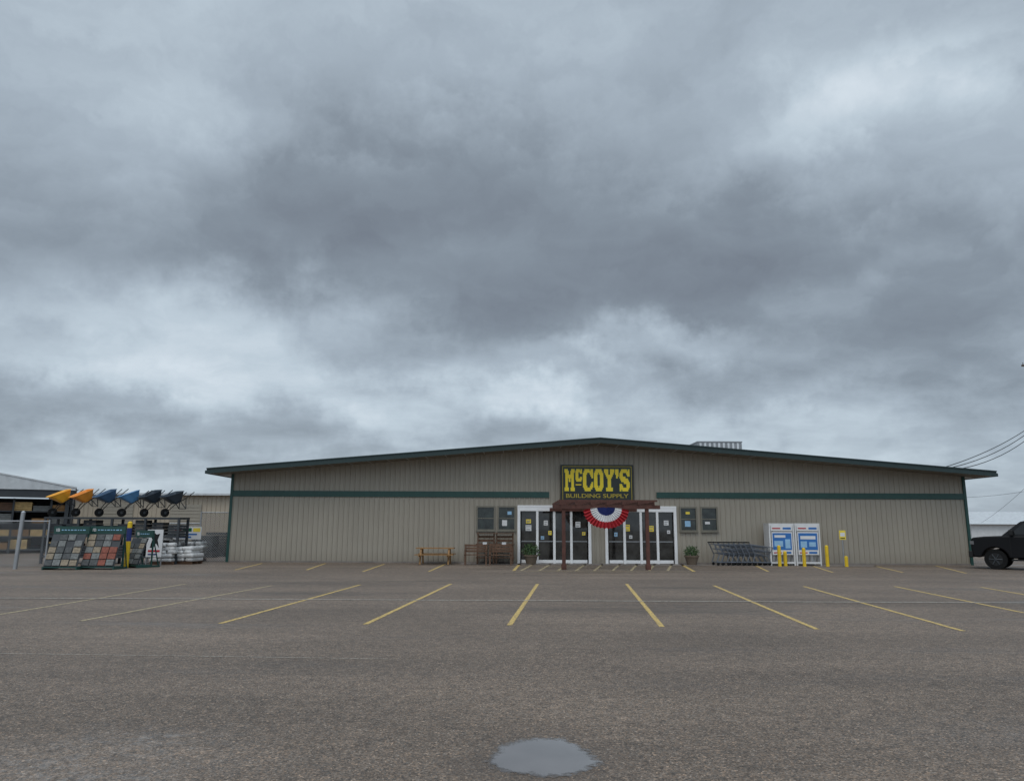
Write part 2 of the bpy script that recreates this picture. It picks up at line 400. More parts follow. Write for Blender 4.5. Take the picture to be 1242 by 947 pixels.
for p1, p2, m in [((437,709),(267,756),'liney'),((547,708),(443,757),'liney'),((652,708),(618,758),'liney'),((760,708),(803,760),'liney'),
                  ((866,710),(991,763),'liney'),((975,711),(1168,765),'liney'),((1085,711),(1242,743),'liney'),((1190,712),(1330,736),'liney'),
                  ((330,710),(97,753),'liney2'),((225,708),(0,745),'liney2')]:
    line('parking_line', p1, p2, 0.09, m)
line('row_divider_line', (-150,724.5), (1400,732), 0.11, 'linew', 0.008)
line('faint_seam_line', (-20,792), (470,799), 0.02, 'linew', 0.004)
for p1, p2 in [((318,683),(285,691)),((395,683),(372,691)),((466,684),(440,693)),((540,684),(520,693)),((915,685),(932,693)),((985,686),(1010,694)),
               ((1060,686),(1095,694)),((1135,686),(1172,695))]:
    line('parking_line', p1, p2, 0.09, 'liney')
for p1, p2 in [((631,683),(623,692)),((826,684),(842,693))]:
    line('entrance_marking', p1, p2, 0.12, 'liney')
for i in range(9):
    x = 645+i*21
    line('entrance_marking', (x+2, 684), (x+(x-733)*0.06-8, 692), 0.10, 'liney2')
line('entrance_marking', (623,692.4), (842,693.4), 0.1, 'liney2', 0.008)

def puddle(cx, cy, rx, ry, seed, name='puddle', z=0.004):
    random.seed(seed)
    c = G(cx, cy); e1 = G(cx+rx, cy); ex = (e1-c).length
    ey1 = G(cx, cy-ry); ey2 = G(cx, min(cy+ry, 1200)); fr = [2, 3, 5, 9, 14]
    am = [0.05, 0.045, 0.035, 0.02, 0.012]; ph = [random.uniform(0, 6.28) for _ in fr]
    n = 160; rings = [(0.5, 1.2), (0.80, 0.80), (1.22, -0.1)]
    vs = []; cols = []
    for rr, al in rings:
        for i in range(n):
            t = 2*math.pi*i/n
            k = rr*(1+sum(a_*math.sin(f_*t+p_) for a_, f_, p_ in zip(am, fr, ph)))
            yy = (ey1.y-c.y) if math.sin(t) > 0 else (c.y-ey2.y)
            vs.append((ex*math.cos(t)*k, yy*math.sin(t)*k, z)); cols.append(al)
    fs = [tuple(range(n))]
    for q in range(2):
        for i in range(n): fs.append((q*n+i, (q+1)*n+i, (q+1)*n+(i+1) % n, q*n+(i+1) % n))
    me = bpy.data.meshes.new(name); me.from_pydata(vs, [], fs); me.materials.append(M['water'])
    at = me.attributes.new('depth', 'FLOAT', 'POINT'); at.data.foreach_set('value', cols); me.update()
    o = bpy.data.objects.new(name, me); scn.collection.objects.link(o); o.location = c; o['kind'] = 'structure'
    return o
puddle(659, 919, 60, 24, 3)

D = 34.2
mb = MB()
xl = P(560, 683, D).x; xr = P(1050, 683, D).x
mb.face([(xl, D-1.4, 0.004), (xr, D-1.4, 0.004), (xr, D, 0.004), (xl, D, 0.004)])
wk = mb.build('walkway', ['concrete']); wk['kind'] = 'structure'

# ------------------------------------------------------------ store building
XL = P(276, 660, D).x; XR = P(1177, 660, D).x
Yf = D-1.3; Yb = D+32
T = P(252, 569.5, Yf); RG = P(728, 532.5, Yf); T2 = P(1207, 573, Yf)
xTL, zTL, xM, zM, xTR, zTR = T.x, T.z, RG.x, RG.z, T2.x, T2.z
TH = 0.15
def roof_z(x):
    return zM+(zTL-zM)*(xM-x)/(xM-xTL) if x < xM else zM+(zTR-zM)*(x-xM)/(xTR-xM)
st = thing('store_building', 'wide low tan metal store with green trim and low gable roof', 'store building', ((XL+XR)/2, D, 0))
openings = []
def opening(px0, px1, py0, py1, ground=False):
    a = P(px0, py0, D); b = P(px1, py1, D)
    o = (a.x, b.x, 0.0 if ground else b.z, a.z); openings.append(o); return o
d1 = opening(629, 716, 615, 677, True); d2 = opening(734.5, 820.5, 616, 677, True)
w1 = opening(578.5, 600, 614, 643); w2 = opening(604, 625, 614, 643)
w3 = opening(824, 845.5, 615, 644); w4 = opening(849.5, 870.5, 615, 644)
SPC = 0.229
def prof(x):
    u = (x-XL) % SPC
    d = abs(u-SPC/2)
    if d < 0.018: return -0.032
    if d < 0.036: return -0.032*(0.036-d)/0.018
    return 0.0
xs = set([XL, XR, xM])
k = 0
while XL+k*SPC < XR:
    c = XL+k*SPC+SPC/2
    for dd in (-0.036, -0.018, 0.018, 0.036):
        if XL < c+dd < XR: xs.add(c+dd)
    k += 1
for o in openings: xs.add(o[0]); xs.add(o[1])
xs = sorted(xs)
mb = MB()
for a, b in zip(xs[:-1], xs[1:]):
    if b-a < 1e-5: continue
    mid = (a+b)/2; segs = [[0.0, None]]
    for o in openings:
        if o[0] < mid < o[1]:
            segs = [[0.0, o[2]], [o[3], None]] if o[2] > 0.01 else [[o[3], None]]
    ya = D+prof(a); yb = D+prof(b)
    for z0, z1 in segs:
        za = z1 if z1 is not None else roof_z(a)-TH+0.01; zb = z1 if z1 is not None else roof_z(b)-TH+0.01
        mb.face([(a, ya, z0), (b, yb, z0), (b, yb, zb), (a, ya, za)])
mb.face([(XL, Yb, 0), (XL, D, 0), (XL, D, roof_z(XL)-TH), (XL, Yb, roof_z(XL)-TH)])
mb.face([(XR, D, 0), (XR, Yb, 0), (XR, Yb, roof_z(XR)-TH), (XR, D, roof_z(XR)-TH)])
mb.face([(XR, Yb, 0), (XL, Yb, 0), (XL, Yb, roof_z(XL)-TH), (xM, Yb, zM-TH), (XR, Yb, roof_z(XR)-TH)])
mb.build('wall', ['siding'], st, True)
mb = MB()
poly = [(xTL, zTL), (xM, zM), (xTR, zTR), (xTR, zTR-TH), (xM, zM-TH), (xTL, zTL-TH)]
mb.prism(poly, Yf, Yb, 0)
roof = mb.build('roof', ['roof'], st, True, fix=True)
mb = MB()
e_ = 0.03
mb.prism([(xTL-e_, zTL+0.03), (xM, zM+0.03), (xTR+e_, zTR+0.03), (xTR+e_, zTR-TH-0.02), (xM, zM-TH-0.02), (xTL-e_, zTL-TH-0.02)], Yf-0.05, Yf-0.003)
mb.prism([(xTL-e_, zTL+0.075), (xM, zM+0.075), (xTR+e_, zTR+0.075), (xTR+e_, zTR+0.033), (xM, zM+0.033), (xTL-e_, zTL+0.033)], Yf-0.09, Yf+0.2, 0)
for sgn, x, z in ((-1, xTL, zTL), (1, xTR, zTR)):
    mb.box((x+sgn*0.003, Yf, z-TH-0.02), (x+sgn*0.12, Yb, z-0.03))
mb.build('fascia', ['fascia'], st, True, fix=True)
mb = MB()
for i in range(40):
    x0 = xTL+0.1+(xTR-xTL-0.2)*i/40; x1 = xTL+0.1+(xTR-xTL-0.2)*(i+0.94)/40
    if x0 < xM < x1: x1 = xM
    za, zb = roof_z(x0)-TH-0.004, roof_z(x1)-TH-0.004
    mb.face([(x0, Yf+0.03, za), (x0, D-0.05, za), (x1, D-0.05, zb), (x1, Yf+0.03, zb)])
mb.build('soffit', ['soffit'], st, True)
sz0 = P(470, 602.5, D).z; sz1 = P(470, 595.5, D).z
for x0, x1 in ((XL+0.11, P(666, 600, D).x), (P(796, 600, D).x, XR-0.11)):
    mb = MB(); mb.box((x0, D-0.062, sz0), (x1, D-0.035, sz1)); mb.build('green_stripe', ['green'], st, True)
for x, sg in ((XL, 1), (XR, -1)):
    mb = MB(); mb.box((x-sg*0.02, D-0.07, 0.0), (x+sg*0.10, D+0.12, roof_z(x)-TH-0.003)); mb.build('corner_trim', ['green'], st, True)
for xa, xb in ((XL+0.11, d1[0]-0.06), (d2[1]+0.06, XR-0.11)):
    mb = MB(); mb.box((xa, D-0.066, 0.0), (xb, D-0.035, 0.07)); mb.build('base_flashing', ['concrete'], st, True)
mb = MB()
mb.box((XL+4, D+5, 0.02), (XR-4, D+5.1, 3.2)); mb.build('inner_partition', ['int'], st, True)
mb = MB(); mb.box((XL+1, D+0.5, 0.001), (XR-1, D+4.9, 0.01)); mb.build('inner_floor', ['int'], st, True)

def door_set(o, posters):
    x0, x1, z0, z1 = o
    W = x1-x0
    e = MB(); y0 = D-0.09; y1 = D+0.08
    e.box((x0-0.05, y0, z0), (x0+0.08, y1, z1)); e.box((x1-0.08, y0, z0), (x1+0.05, y1, z1))
    e.box((x0-0.05, y0-0.01, z1), (x1+0.05, y1, z1+0.09)); e.box((x0+0.08, y0, z1-0.17), (x1-0.08, y1, z1-0.0))
    n = 4; fw = (W-0.16)/n
    for i in range(1, n):
        x = x0+0.08+fw*i; e.box((x-0.055, y0+0.01, z0), (x+0.055, y1-0.01, z1-0.17))
    d = e.build('entrance_door', ['alu'], st, True, bevel=0.006)
    d['label'] = 'white framed sliding glass door set'
    for i in range(n):
        xa = x0+0.08+fw*i+0.055; xb = xa+fw-0.11
        yy = D-0.03 if i in (1, 2) else D+0.01
        g2 = MB(); g2.box((xa, yy, z0+0.16), (xb, yy+0.01, z1-0.17))
        gg = g2.build('door_glass', ['glass'], st, True); gg.parent = d
        f2 = MB(); f2.box((xa, yy-0.03, z0+0.02), (xb, yy+0.04, z0+0.16)); ff = f2.build('door_kick_rail', ['alu'], st, True); ff.parent = d
        f2 = MB(); f2.box((xa, yy-0.02, z0+0.95), (xb, yy-0.001, z0+1.0)); ff = f2.build('door_push_bar', ['greymetal'], st, True); ff.parent = d
    for (px, py, pw, ph, mm) in posters:
        a = P(px-pw/2, py-ph/2, D-0.06); b = P(px+pw/2, py+ph/2, D-0.06)
        q = MB(); q.box((a.x, D-0.056, b.z), (b.x, D-0.052, a.z), 0)
        q.box((a.x+0.03, D-0.060, a.z-0.08), (b.x-0.03, D-0.057, a.z-0.05), 1)
        q.box((a.x+0.03, D-0.060, b.z+0.05), (b.x-0.06, D-0.057, b.z+0.08), 1)
        qq = q.build('posted_notice', [mm, 'greymetal'], st, True); qq.parent = d
    return d
door_set(d1, [(641,640,7,7,'paper'),(641,632,6,5,'paperyellow'),(662,634,5,6,'paper'),(667,646,4,5,'paperyellow'),(701,636,6,7,'paper'),(708,647,4,4,'paperyellow'),(658,652,4,4,'paleblue')])
door_set(d2, [(743,636,7,5,'paper'),(761,640,6,8,'paperyellow'),(765,651,4,4,'paper'),(790,641,6,7,'paperyellow'),(808,634,6,6,'paper'),(811,645,4,4,'paper'),(747,648,4,5,'paleblue')])
def window(o, posters):
    x0, x1, z0, z1 = o
    e = MB(); y0 = D-0.075; y1 = D+0.06; t = 0.045
    e.box((x0-0.02, y0, z0-0.02), (x0+t, y1, z1+0.02)); e.box((x1-t, y0, z0-0.02), (x1+0.02, y1, z1+0.02))
    e.box((x0+t, y0, z1-t), (x1-t, y1, z1+0.02)); e.box((x0+t, y0, z0-0.02), (x1-t, y1, z0+t))
    zm = z0+(z1-z0)*0.5; e.box((x0+t, y0+0.03, zm-0.016), (x1-t, y1, zm+0.016))
    wd = e.build('window', ['bronze'], st, True)
    for za, zb in ((z0+t, zm-0.016), (zm+0.016, z1-t)):
        q = MB(); q.box((x0+t, D-0.01, za), (x1-t, D, zb)); gg = q.build('window_glass', ['winglass'], st, True); gg.parent = wd
    s = MB(); s.box((x0-0.04, D-0.11, z0-0.06), (x1+0.04, D-0.03, z0-0.022))
    ss = s.build('sill', ['bronze'], st, True); ss.parent = wd
    for (px, py, pw, ph, mm) in posters:
        a = P(px-pw/2, py-ph/2, D); b = P(px+pw/2, py+ph/2, D)
        q = MB(); q.box((a.x, D-0.018, b.z), (b.x, D-0.013, a.z))
        qq = q.build('posted_notice', [mm], st, True); qq.parent = wd
window(w1, []); window(w2, [(612,634,6,7,'paper'),(618,622,5,4,'paleblue')])
window(w3, [(834,635,7,7,'paleblue'),(834,622,5,3,'paperyellow')]); window(w4, [(858,634,6,3,'paper')])

# rooftop unit
u0 = P(846, 535, D+9); u1 = P(900, 545, D+9)
ru = thing('rooftop_air_conditioner', 'pale grey louvred air conditioner standing on the roof', 'air conditioner', ((u0.x+u1.x)/2, D+10, roof_z((u0.x+u1.x)/2)))
hw = (u1.x-u0.x)/2; ht = u0.z-ru.location.z
mb = MB(); mb.box((-hw, -1, 0.1), (hw, 1, ht-0.06)); mb.box((-hw-0.03, -1.03, ht-0.06), (hw+0.03, 1.03, ht)); mb.box((-hw+0.1, -0.9, -0.6), (hw-0.1, 0.9, 0.1), 0)
mb.build('casing', ['greymetal'], ru)
mb = MB()
for i in range(9):
    x = -hw+0.1+i*(hw*1.9/9); mb.box((x, -1.04, 0.2), (x+0.12, -1.002, ht-0.1))
mb.build('louvre_grille', ['roofw'], ru)

# ------------------------------------------------------------ store sign
glyph = {
'M': ["####....####","#####..#####",".####..####.",".##########.",".##########.",".###.##.###.",".###.##.###.",".###....###.",".###....###.",".###....###.","#####..#####","#####..#####"],
'C': ["..######.###",".###########","#####...####","####.....###","####......##","####........","####........","####......##","####.....###","#####...####",".##########.","..#######..."],
'O': ["..#######..",".#########.","#####.#####","####...####","####...####","####...####","####...####","####...####","####...####","#####.#####",".#########.","..#######.."],
'Y': ["#####..#####","#####..#####",".####..####.","..########..","...######...","....####....","....####....","....####....","....####....","....####....","..########..","..########.."],
'S': ["..#######.##",".###########","####....####","####.....###","#######.....",".#########..","..#########.",".....#######","###.....####","####....####","###########.","##.#######.."],
"'": ["####","####","####",".###",".##.","....","....","....","....","....","....","...."],
'c': [".#####.##","#########","####..###","####.....","####.....","####..###","#########",".#######.",".........","","",""],
}
a = P(680, 563.5, D-0.2); b = P(768.5, 610, D-0.2)
sg = thing('store_sign', 'black store sign with big yellow slab letters above entrance', 'sign', ((a.x+b.x)/2, D-0.2, b.z))
SW = b.x-a.x; SH = a.z-b.z
mb = MB(); mb.box((-SW/2+0.05, -0.06, 0.05), (SW/2-0.05, 0.13, SH-0.05)); mb.build('panel', ['signblack'], sg)
mb = MB()
t = 0.05
def ringbox(mb, hw_, z0, z1, t, y0, y1, m=0):
    mb.box((-hw_, y0, z0), (hw_, y1, z0+t), m); mb.box((-hw_, y0, z1-t), (hw_, y1, z1), m)
    mb.box((-hw_, y0, z0+t), (-hw_+t, y1, z1-t), m); mb.box((hw_-t, y0, z0+t), (hw_, y1, z1-t), m)
ringbox(mb, SW/2, 0, SH, t, -0.09, 0.13, 0)
mb.build('border', ['signblack'], sg)
mb = MB(); ringbox(mb, SW/2-0.07, 0.07, SH-0.07, 0.024, -0.072, -0.061, 0); mb.build('yellow_edge_line', ['signyellow2'], sg)
word = ['M', 'c', 'C', 'O', 'Y', "'", 'S']
gap = 1.0
cx = 0; raw = []
for ch in word:
    rows = glyph[ch]; wdt = max(len(r) for r in rows)
    sc = 0.85 if ch == 'c' else 1.0
    raw.append((ch, cx, rows, sc)); cx += wdt*sc+gap
total = cx-gap
LW = SW*0.90; cw = LW/total; LH = SH*0.58; chh = LH/12; top = SH*0.885
mb = MB(); mg = MB()
for ch, x0, rows, sc in raw:
    for r, row in enumerate(rows):
        i = 0
        while i < len(row):
            if row[i] == '#':
                j = i
                while j < len(row) and row[j] == '#': j += 1
                xa = -LW/2+(x0+i*sc)*cw; xb = -LW/2+(x0+j*sc)*cw; za = top-r*sc*chh; zb = top-(r+1)*sc*chh
                mb.face([(xa, -0.085, zb), (xb, -0.085, zb), (xb, -0.085, za), (xa, -0.085, za)])
                g_ = 0.020; dy = -0.073-0.0002*((r*7+i) % 12)
                mg.face([(xa-g_, dy, zb-g_), (xb+g_, dy, zb-g_), (xb+g_, dy, za+g_), (xa-g_, dy, za+g_)])
                i = j
            else: i += 1
xa = -LW/2+raw[1][1]*cw; xb = xa+8*0.85*cw; zc_ = top-9.4*0.85*chh-0.02
mb.face([(xa, -0.085, zc_-0.05), (xb, -0.085, zc_-0.05), (xb, -0.085, zc_), (xa, -0.085, zc_)])
mb.build('lettering', ['signyellow'], sg); mg.build('letter_outline', ['signgreen'], sg)
text_mesh('small_lettering', 'BUILDING SUPPLY', 0.3, 'signyellow2', sg, (0, -0.075, SH*0.185), width=SW*0.86, height=SH*0.105, off=0.003)

# ------------------------------------------------------------ pergola
pa = G(684, 690.5); pb = G(786.5, 691)
yF = (pa.y+pb.y)/2
zb_top = P(735, 612.4, yF).z; zb_bot = P(735, 617.0, yF).z; ztop = P(735, 605.5, yF).z
pg = thing('pergola', 'dark red brown wooden pergola over the store entrance', 'pergola', ((pa.x+pb.x)/2, yF, 0))
for x in (pa.x, pb.x):
    mb = MB(); mb.box((x-0.068, yF-0.07, 0), (x+0.068, yF+0.07, zb_top)); mb.box((x-0.095, yF-0.1, 0.0), (x+0.095, yF+0.1, 0.2))
    mb.build('post', ['redwood'], pg, True, bevel=0.008)
bx0 = P(671, 615, yF).x; bx1 = P(800, 615, yF).x
for yy in (yF-0.12, yF+0.075):
    mb = MB(); mb.box((bx0, yy, zb_bot), (bx1, yy+0.04, zb_top))
    mb.build('beam', ['redwood'], pg, True, fix=True)
mb = MB(); mb.box((bx0+0.1, D-0.12, zb_bot), (bx1-0.1, D-0.075, zb_top)); mb.build('ledger_beam', ['redwood'], pg, True)
rz0 = zb_top+0.002; rz1 = rz0+(ztop-zb_top)*0.55
for i in range(7):
    x = bx0+0.25+(bx1-bx0-0.5)*i/6
    mb = MB(); mb.box((x-0.018, yF-0.22, rz0), (x+0.018, D-0.08, rz1)); mb.build('rafter', ['redwood'], pg, True)
for i in range(6):
    y = yF-0.16+(D-0.5-yF+0.1)*i/5
    x0 = P(677, 600, yF).x; x1 = P(796, 600, yF).x
    mb = MB(); mb.box((x0, y-0.02, rz1+0.002), (x1, y+0.02, rz1+0.075)); mb.build('slat', ['redwood'], pg, True)

# bunting
fc = P(735, 615.0, yF-0.2)
mb = MB(); Rf = 0.80; npl = 18
def fanpt(i, r):
    t = math.pi*i/(npl*2); q = r/Rf; pl = (0.08 if i % 2 else -0.04)*q
    sc = 1+(0.035 if i % 2 else -0.015)*q
    sag = 0.10*q**2*abs(math.cos(t))**2
    return Vector((fc.x-math.cos(t)*r*1.08*sc, yF-0.24+pl, fc.z-math.sin(t)*r*1.0*sc-sag))
for r0, r1, m in [(0.03, 0.32, 1), (0.32, 0.56, 0), (0.56, 0.80, 2)]:
    for i in range(npl*2):
        mb.face([fanpt(i, r0), fanpt(i, r1), fanpt(i+1, r1), fanpt(i+1, r0)], m)
bn = mb.build('fan_bunting', ['flagwhite', 'blue', 'red']); origin_mesh(bn, fc)
tag(bn, 'pleated red white and blue fan bunting on the pergola', 'bunting')

# ------------------------------------------------------------ picnic table, benches
def table(loc, woodm, Lx=1.6, label=''):
    t = thing('picnic_table', label, 'picnic table', loc)
    mb = MB()
    for i in range(5): mb.box((-Lx/2, -0.36+i*0.145, 0.66), (Lx/2, -0.36+i*0.145+0.135, 0.70))
    mb.build('table_top', [woodm], t)
    for s in (-1, 1):
        mb = MB()
        for i in range(2): mb.box((-Lx/2, s*0.66-0.14+i*0.145, 0.40), (Lx/2, s*0.66-0.14+i*0.145+0.135, 0.435))
        mb.build('seat', [woodm], t)
    for x in (-Lx/2+0.22, Lx/2-0.22):
        mb = MB()
        for s in (-1, 1): mb.cyl((x, s*0.28, 0.66), (x, s*0.62, 0.0), 0.05, n=4)
        mb.box((x-0.055, -0.78, 0.33), (x-0.02, 0.78, 0.40)); mb.build('leg', [woodm], t)
    return t
p = P(528, 683, D-1.1); table((p.x, D-1.1, 0.004), 'pine', 1.65, 'natural wood picnic table in front of the store wall')
def shelf_unit(px, wpx, y=0.55):
    p = P(px, 680, D-y); wd = wpx/27.0/2
    t = thing('potting_bench', 'tiered brown wooden potting bench with price tag by the wall', 'potting bench', (p.x, D-y, 0.004), group='wooden benches displayed by the wall')
    for x in (-wd, wd-0.06):
        for y in (-0.28, 0.21):
            mb = MB(); mb.box((x, y, 0), (x+0.06, y+0.06, 1.35 if y > 0 else 0.88)); mb.build('leg', ['brownwood'], t)
    for z, y0 in ((0.25, -0.3), (0.84, -0.32)):
        mb = MB()
        for i in range(5): mb.box((-wd-0.04, y0+i*0.12, z), (wd+0.04, y0+i*0.12+0.11, z+0.03))
        mb.build('shelf', ['brownwood'], t)
    mb = MB(); mb.box((-wd-0.03, 0.05, 1.3), (wd+0.03, 0.3, 1.33)); mb.build('shelf', ['brownwood'], t)
    mb = MB()
    for i in range(2): mb.box((-wd, 0.285, 0.95+i*0.17), (wd, 0.30, 1.04+i*0.17))
    mb.build('back_slats', ['brownwood'], t)
    mb = MB(); mb.box((-0.12, -0.335, 0.75), (0.06, -0.33, 0.94)); mb.build('price_tag', ['paper'], t)
shelf_unit(589, 21); shelf_unit(612, 21)
def bench(px, yy):
    p = P(px, 680, D-yy)
    t = thing('garden_bench', 'low brown wooden garden bench with slatted back', 'bench', (p.x, D-yy, 0.004), 0, 'garden benches by the wall')
    mb = MB()
    for i in range(4): mb.box((-0.5, -0.22+i*0.11, 0.40), (0.5, -0.22+i*0.11+0.1, 0.43))
    mb.build('seat', ['brownwood'], t)
    mb = MB()
    for i in range(3): mb.box((-0.5, 0.23, 0.52+i*0.12), (0.5, 0.25, 0.61+i*0.12))
    mb.build('backrest', ['brownwood'], t)
    for x in (-0.48, 0.42):
        mb = MB(); mb.box((x, -0.22, 0), (x+0.06, -0.16, 0.62)); mb.box((x, 0.17, 0), (x+0.06, 0.225, 0.86)); mb.box((x, -0.24, 0.6), (x+0.06, 0.17, 0.64)); mb.build('leg', ['brownwood'], t)
bench(577, 1.5); bench(607, 1.5)

# ------------------------------------------------------------ planters
def planter(px, hgt, spread, label, cat='potted plant', seed=1):
    random.seed(seed)
    p = P(px, 680, D-0.8)
    t = thing('potted_plant', label, cat, (p.x, D-0.8, 0.004), group='planters beside the entrance')
    mb = MB(); mb.cyl((0, 0, 0), (0, 0, 0.34), 0.2, 0.3, n=20); mb.cyl((0, 0, 0.34), (0, 0, 0.4), 0.33, 0.33, n=20); mb.build('pot', ['plantpot'], t)
    mb = MB()
    mb.cyl((0,0,0.401),(0,0,0.41),0.28,n=16,m=2)
    for i in range(420):
        th = random.uniform(0, 6.28); r = spread*math.sqrt(random.random()); z = 0.4+hgt*random.random()*(1-0.5*(r/spread)**2)
        c = Vector((math.cos(th)*r, math.sin(th)*r, z)); s = random.uniform(0.03, 0.07)
        d = Vector((random.uniform(-1, 1), random.uniform(-1, 1), random.uniform(-0.3, 1))).normalized(); u = d.orthogonal().normalized()
        mb.face([c, c+d*s+u*s*0.4, c+d*s*2.2, c+d*s-u*s*0.4], random.choice((0, 0, 1)))
    for i in range(10):
        th = i*0.63; mb.cyl((0, 0, 0.4), (math.cos(th)*spread*0.6, math.sin(th)*spread*0.6, 0.4+hgt*0.7), 0.008, n=4, m=0)
    mb.build('foliage', ['leaf', 'leaf2', 'soil'], t)
planter(644, 0.5, 0.36, 'stone coloured planter with bushy green plant beside the doors', seed=1)
planter(839, 0.42, 0.3, 'round planter with small green shrub against the wall', seed=5)

# ------------------------------------------------------------ carts
def cart(loc, rz):
    t = thing('shopping_cart', 'grey steel shopping cart nested in a row by the wall', 'shopping cart', loc, rz, 'nested shopping carts')
    r = 0.02
    mb = MB()
    for y in (-0.25, 0.25):
        mb.tube([(0.45, y*0.8, 0.12), (-0.42, y, 0.14), (-0.30, y, 0.45), (-0.55, y, 0.97)], r)
        mb.tube([(0.42, y*0.8, 0.14), (0.26, y*0.85, 0.45)], r)
    mb.tube([(0.45, -0.2, 0.12), (0.45, 0.2, 0.12)], r)
    mb.build('frame', ['cartgrey'], t)
    mb = MB()
    def ring(z, f, bk, w0, w1):
        pts = [(f, -w0, z-0.06), (f, w0, z-0.06), (bk, w1, z+0.08), (bk, -w1, z+0.08), (f, -w0, z-0.06)]; mb.tube(pts, 0.013)
    for q in [(0.45, 0.34, -0.34, 0.19, 0.24), (0.63, 0.44, -0.39, 0.2, 0.25), (0.82, 0.56, -0.47, 0.22, 0.27)]: ring(*q)
    for k in range(6):
        s = k/5
        for sg_ in (-1, 1):
            a_ = (0.34-0.68*s, sg_*(0.19+0.05*s), 0.39+0.14*s); b_ = (0.56-1.03*s, sg_*(0.22+0.05*s), 0.76+0.14*s); mb.tube([a_, b_], 0.007, n=4)
    for k in range(5):
        y = -0.18+0.09*k; mb.tube([(0.34, y, 0.39), (0.56, y, 0.76)], 0.007, n=4); mb.tube([(0.34, y, 0.39), (-0.34, y, 0.53)], 0.007, n=4)
    mb.build('basket', ['cartgrey'], t)
    mb = MB(); mb.cyl((-0.56, -0.27, 0.98), (-0.56, 0.27, 0.98), 0.028, n=8); mb.build('handle', ['black'], t)
    for x, y in ((0.38, -0.18), (0.38, 0.18), (-0.36, -0.24), (-0.36, 0.24)):
        mb = MB(); mb.cyl((x, y-0.015, 0.06), (x, y+0.015, 0.06), 0.06, n=12); mb.box((x-0.012, y-0.02, 0.06), (x+0.012, y+0.02, 0.13)); mb.build('wheel', ['tyre'], t)
    return t
cx0 = P(921, 680, D-1.0).x
c0 = cart((cx0, D-1.0, 0.004), math.radians(8))
for i in range(1, 8):
    dup(c0, (cx0-i*0.225, D-1.0+random.uniform(-0.03, 0.03), 0.004), math.radians(8+random.uniform(-3, 3)))

# ------------------------------------------------------------ gas cylinder cabinets
def cabinet(px, label, flip):
    yc = D-0.75
    p = P(px, 680, yc-0.35); wd = 15.0/27.3
    H = P(px, 636, yc-0.35).z
    t = thing('gas_cylinder_cabinet', label, 'gas cabinet', (p.x, yc, 0.004), 0, 'gas cylinder exchange cabinets')
    t_ = 0.06; y0 = -0.35; y1 = 0.35
    mb = MB()
    for x in (-wd, wd-t_):
        for y in (y0, y1-t_): mb.box((x, y, 0), (x+t_, y+t_, H))
    mb.box((-wd+t_, y0, H-t_), (wd-t_, y0+t_, H)); mb.box((-wd+t_, y0, 0.08), (wd-t_, y0+t_, 0.16)); mb.box((-wd, y0-0.002, H+0.002), (wd, y1, H+0.05))
    mb.box((-wd+0.002, y0+t_, 0.1), (-wd+0.02, y1-t_, H-0.01)); mb.box((wd-0.02, y0+t_, 0.1), (wd-0.002, y1-t_, H-0.01)); mb.box((-wd+t_, y1-0.03, 0.1), (wd-t_, y1, H-0.01))
    mb.build('frame', ['white'], t)
    mb = MB()
    for i in range(17):
        x = -wd+t_+0.02+i*(2*wd-2*t_-0.04)/16; mb.box((x-0.006, y0+0.025, 0.16), (x+0.006, y0+0.037, H-t_))
    for z in (0.6, 1.1): mb.box((-wd+t_, y0+0.04, z), (wd-t_, y0+0.06, z+0.03))
    mb.build('cage_door', ['white'], t)
    mb = MB(); mb.box((-wd+t_+0.02, y0-0.012, H*0.84), (wd-t_-0.02, y0-0.003, H-0.03), 0)
    mb.box((-wd+0.14, y0-0.018, H*0.89), (-wd*0.1, y0-0.013, H*0.92), 1); mb.box((wd*0.1, y0-0.018, H*0.88), (wd-0.14, y0-0.013, H*0.93), 2); mb.build('header_sign', ['paper', 'red', 'skyblue'], t)
    mb = MB(); mb.box((-wd+0.1, y0-0.012, H*0.26), (wd-0.1, y0-0.003, H*0.82), 0)
    mb.box((-wd+0.14, y0-0.018, H*0.38), (wd-0.14, y0-0.013, H*0.79), 1)
    if flip:
        mb.box((-wd+0.22, y0-0.024, H*0.64), (wd-0.22, y0-0.019, H*0.72), 2); mb.box((-wd+0.22, y0-0.024, H*0.44), (-0.06, y0-0.019, H*0.59), 4); mb.box((0.04, y0-0.024, H*0.46), (wd-0.22, y0-0.019, H*0.57), 4)
    else:
        mb.box((-wd+0.22, y0-0.024, H*0.68), (wd-0.4, y0-0.019, H*0.74), 2); mb.box((wd-0.42, y0-0.024, H*0.42), (wd-0.2, y0-0.019, H*0.64), 4); mb.box((-wd+0.2, y0-0.024, H*0.46), (wd-0.52, y0-0.019, H*0.60), 4)
    mb.box((-wd+0.16, y0-0.018, H*0.30), (-0.05, y0-0.013, H*0.325), 3); mb.box((0.02, y0-0.018, H*0.29), (wd-0.18, y0-0.013, H*0.34), 1)
    mb.build('advert_panel', ['paper', 'skyblue', 'paper', 'red', 'paleblue'], t)
    for z in (0.18, 0.64, 1.14):
        for i in range(3):
            mb = MB()
            x = -wd+0.24+i*0.29
            mb.cyl((x, 0.02, z), (x, 0.02, z+0.3), 0.13, n=14); mb.cyl((x, 0.02, z+0.3), (x, 0.02, z+0.34), 0.13, 0.06, n=14); mb.cyl((x, 0.02, z+0.34), (x, 0.02, z+0.42), 0.07, n=10)
            mb.build('gas_cylinder', ['steel'], t)
cabinet(950, 'white gas cylinder cage cabinet with blue advert panel', False)
cabinet(981.5, 'white gas cylinder cage cabinet with wide blue advert', True)

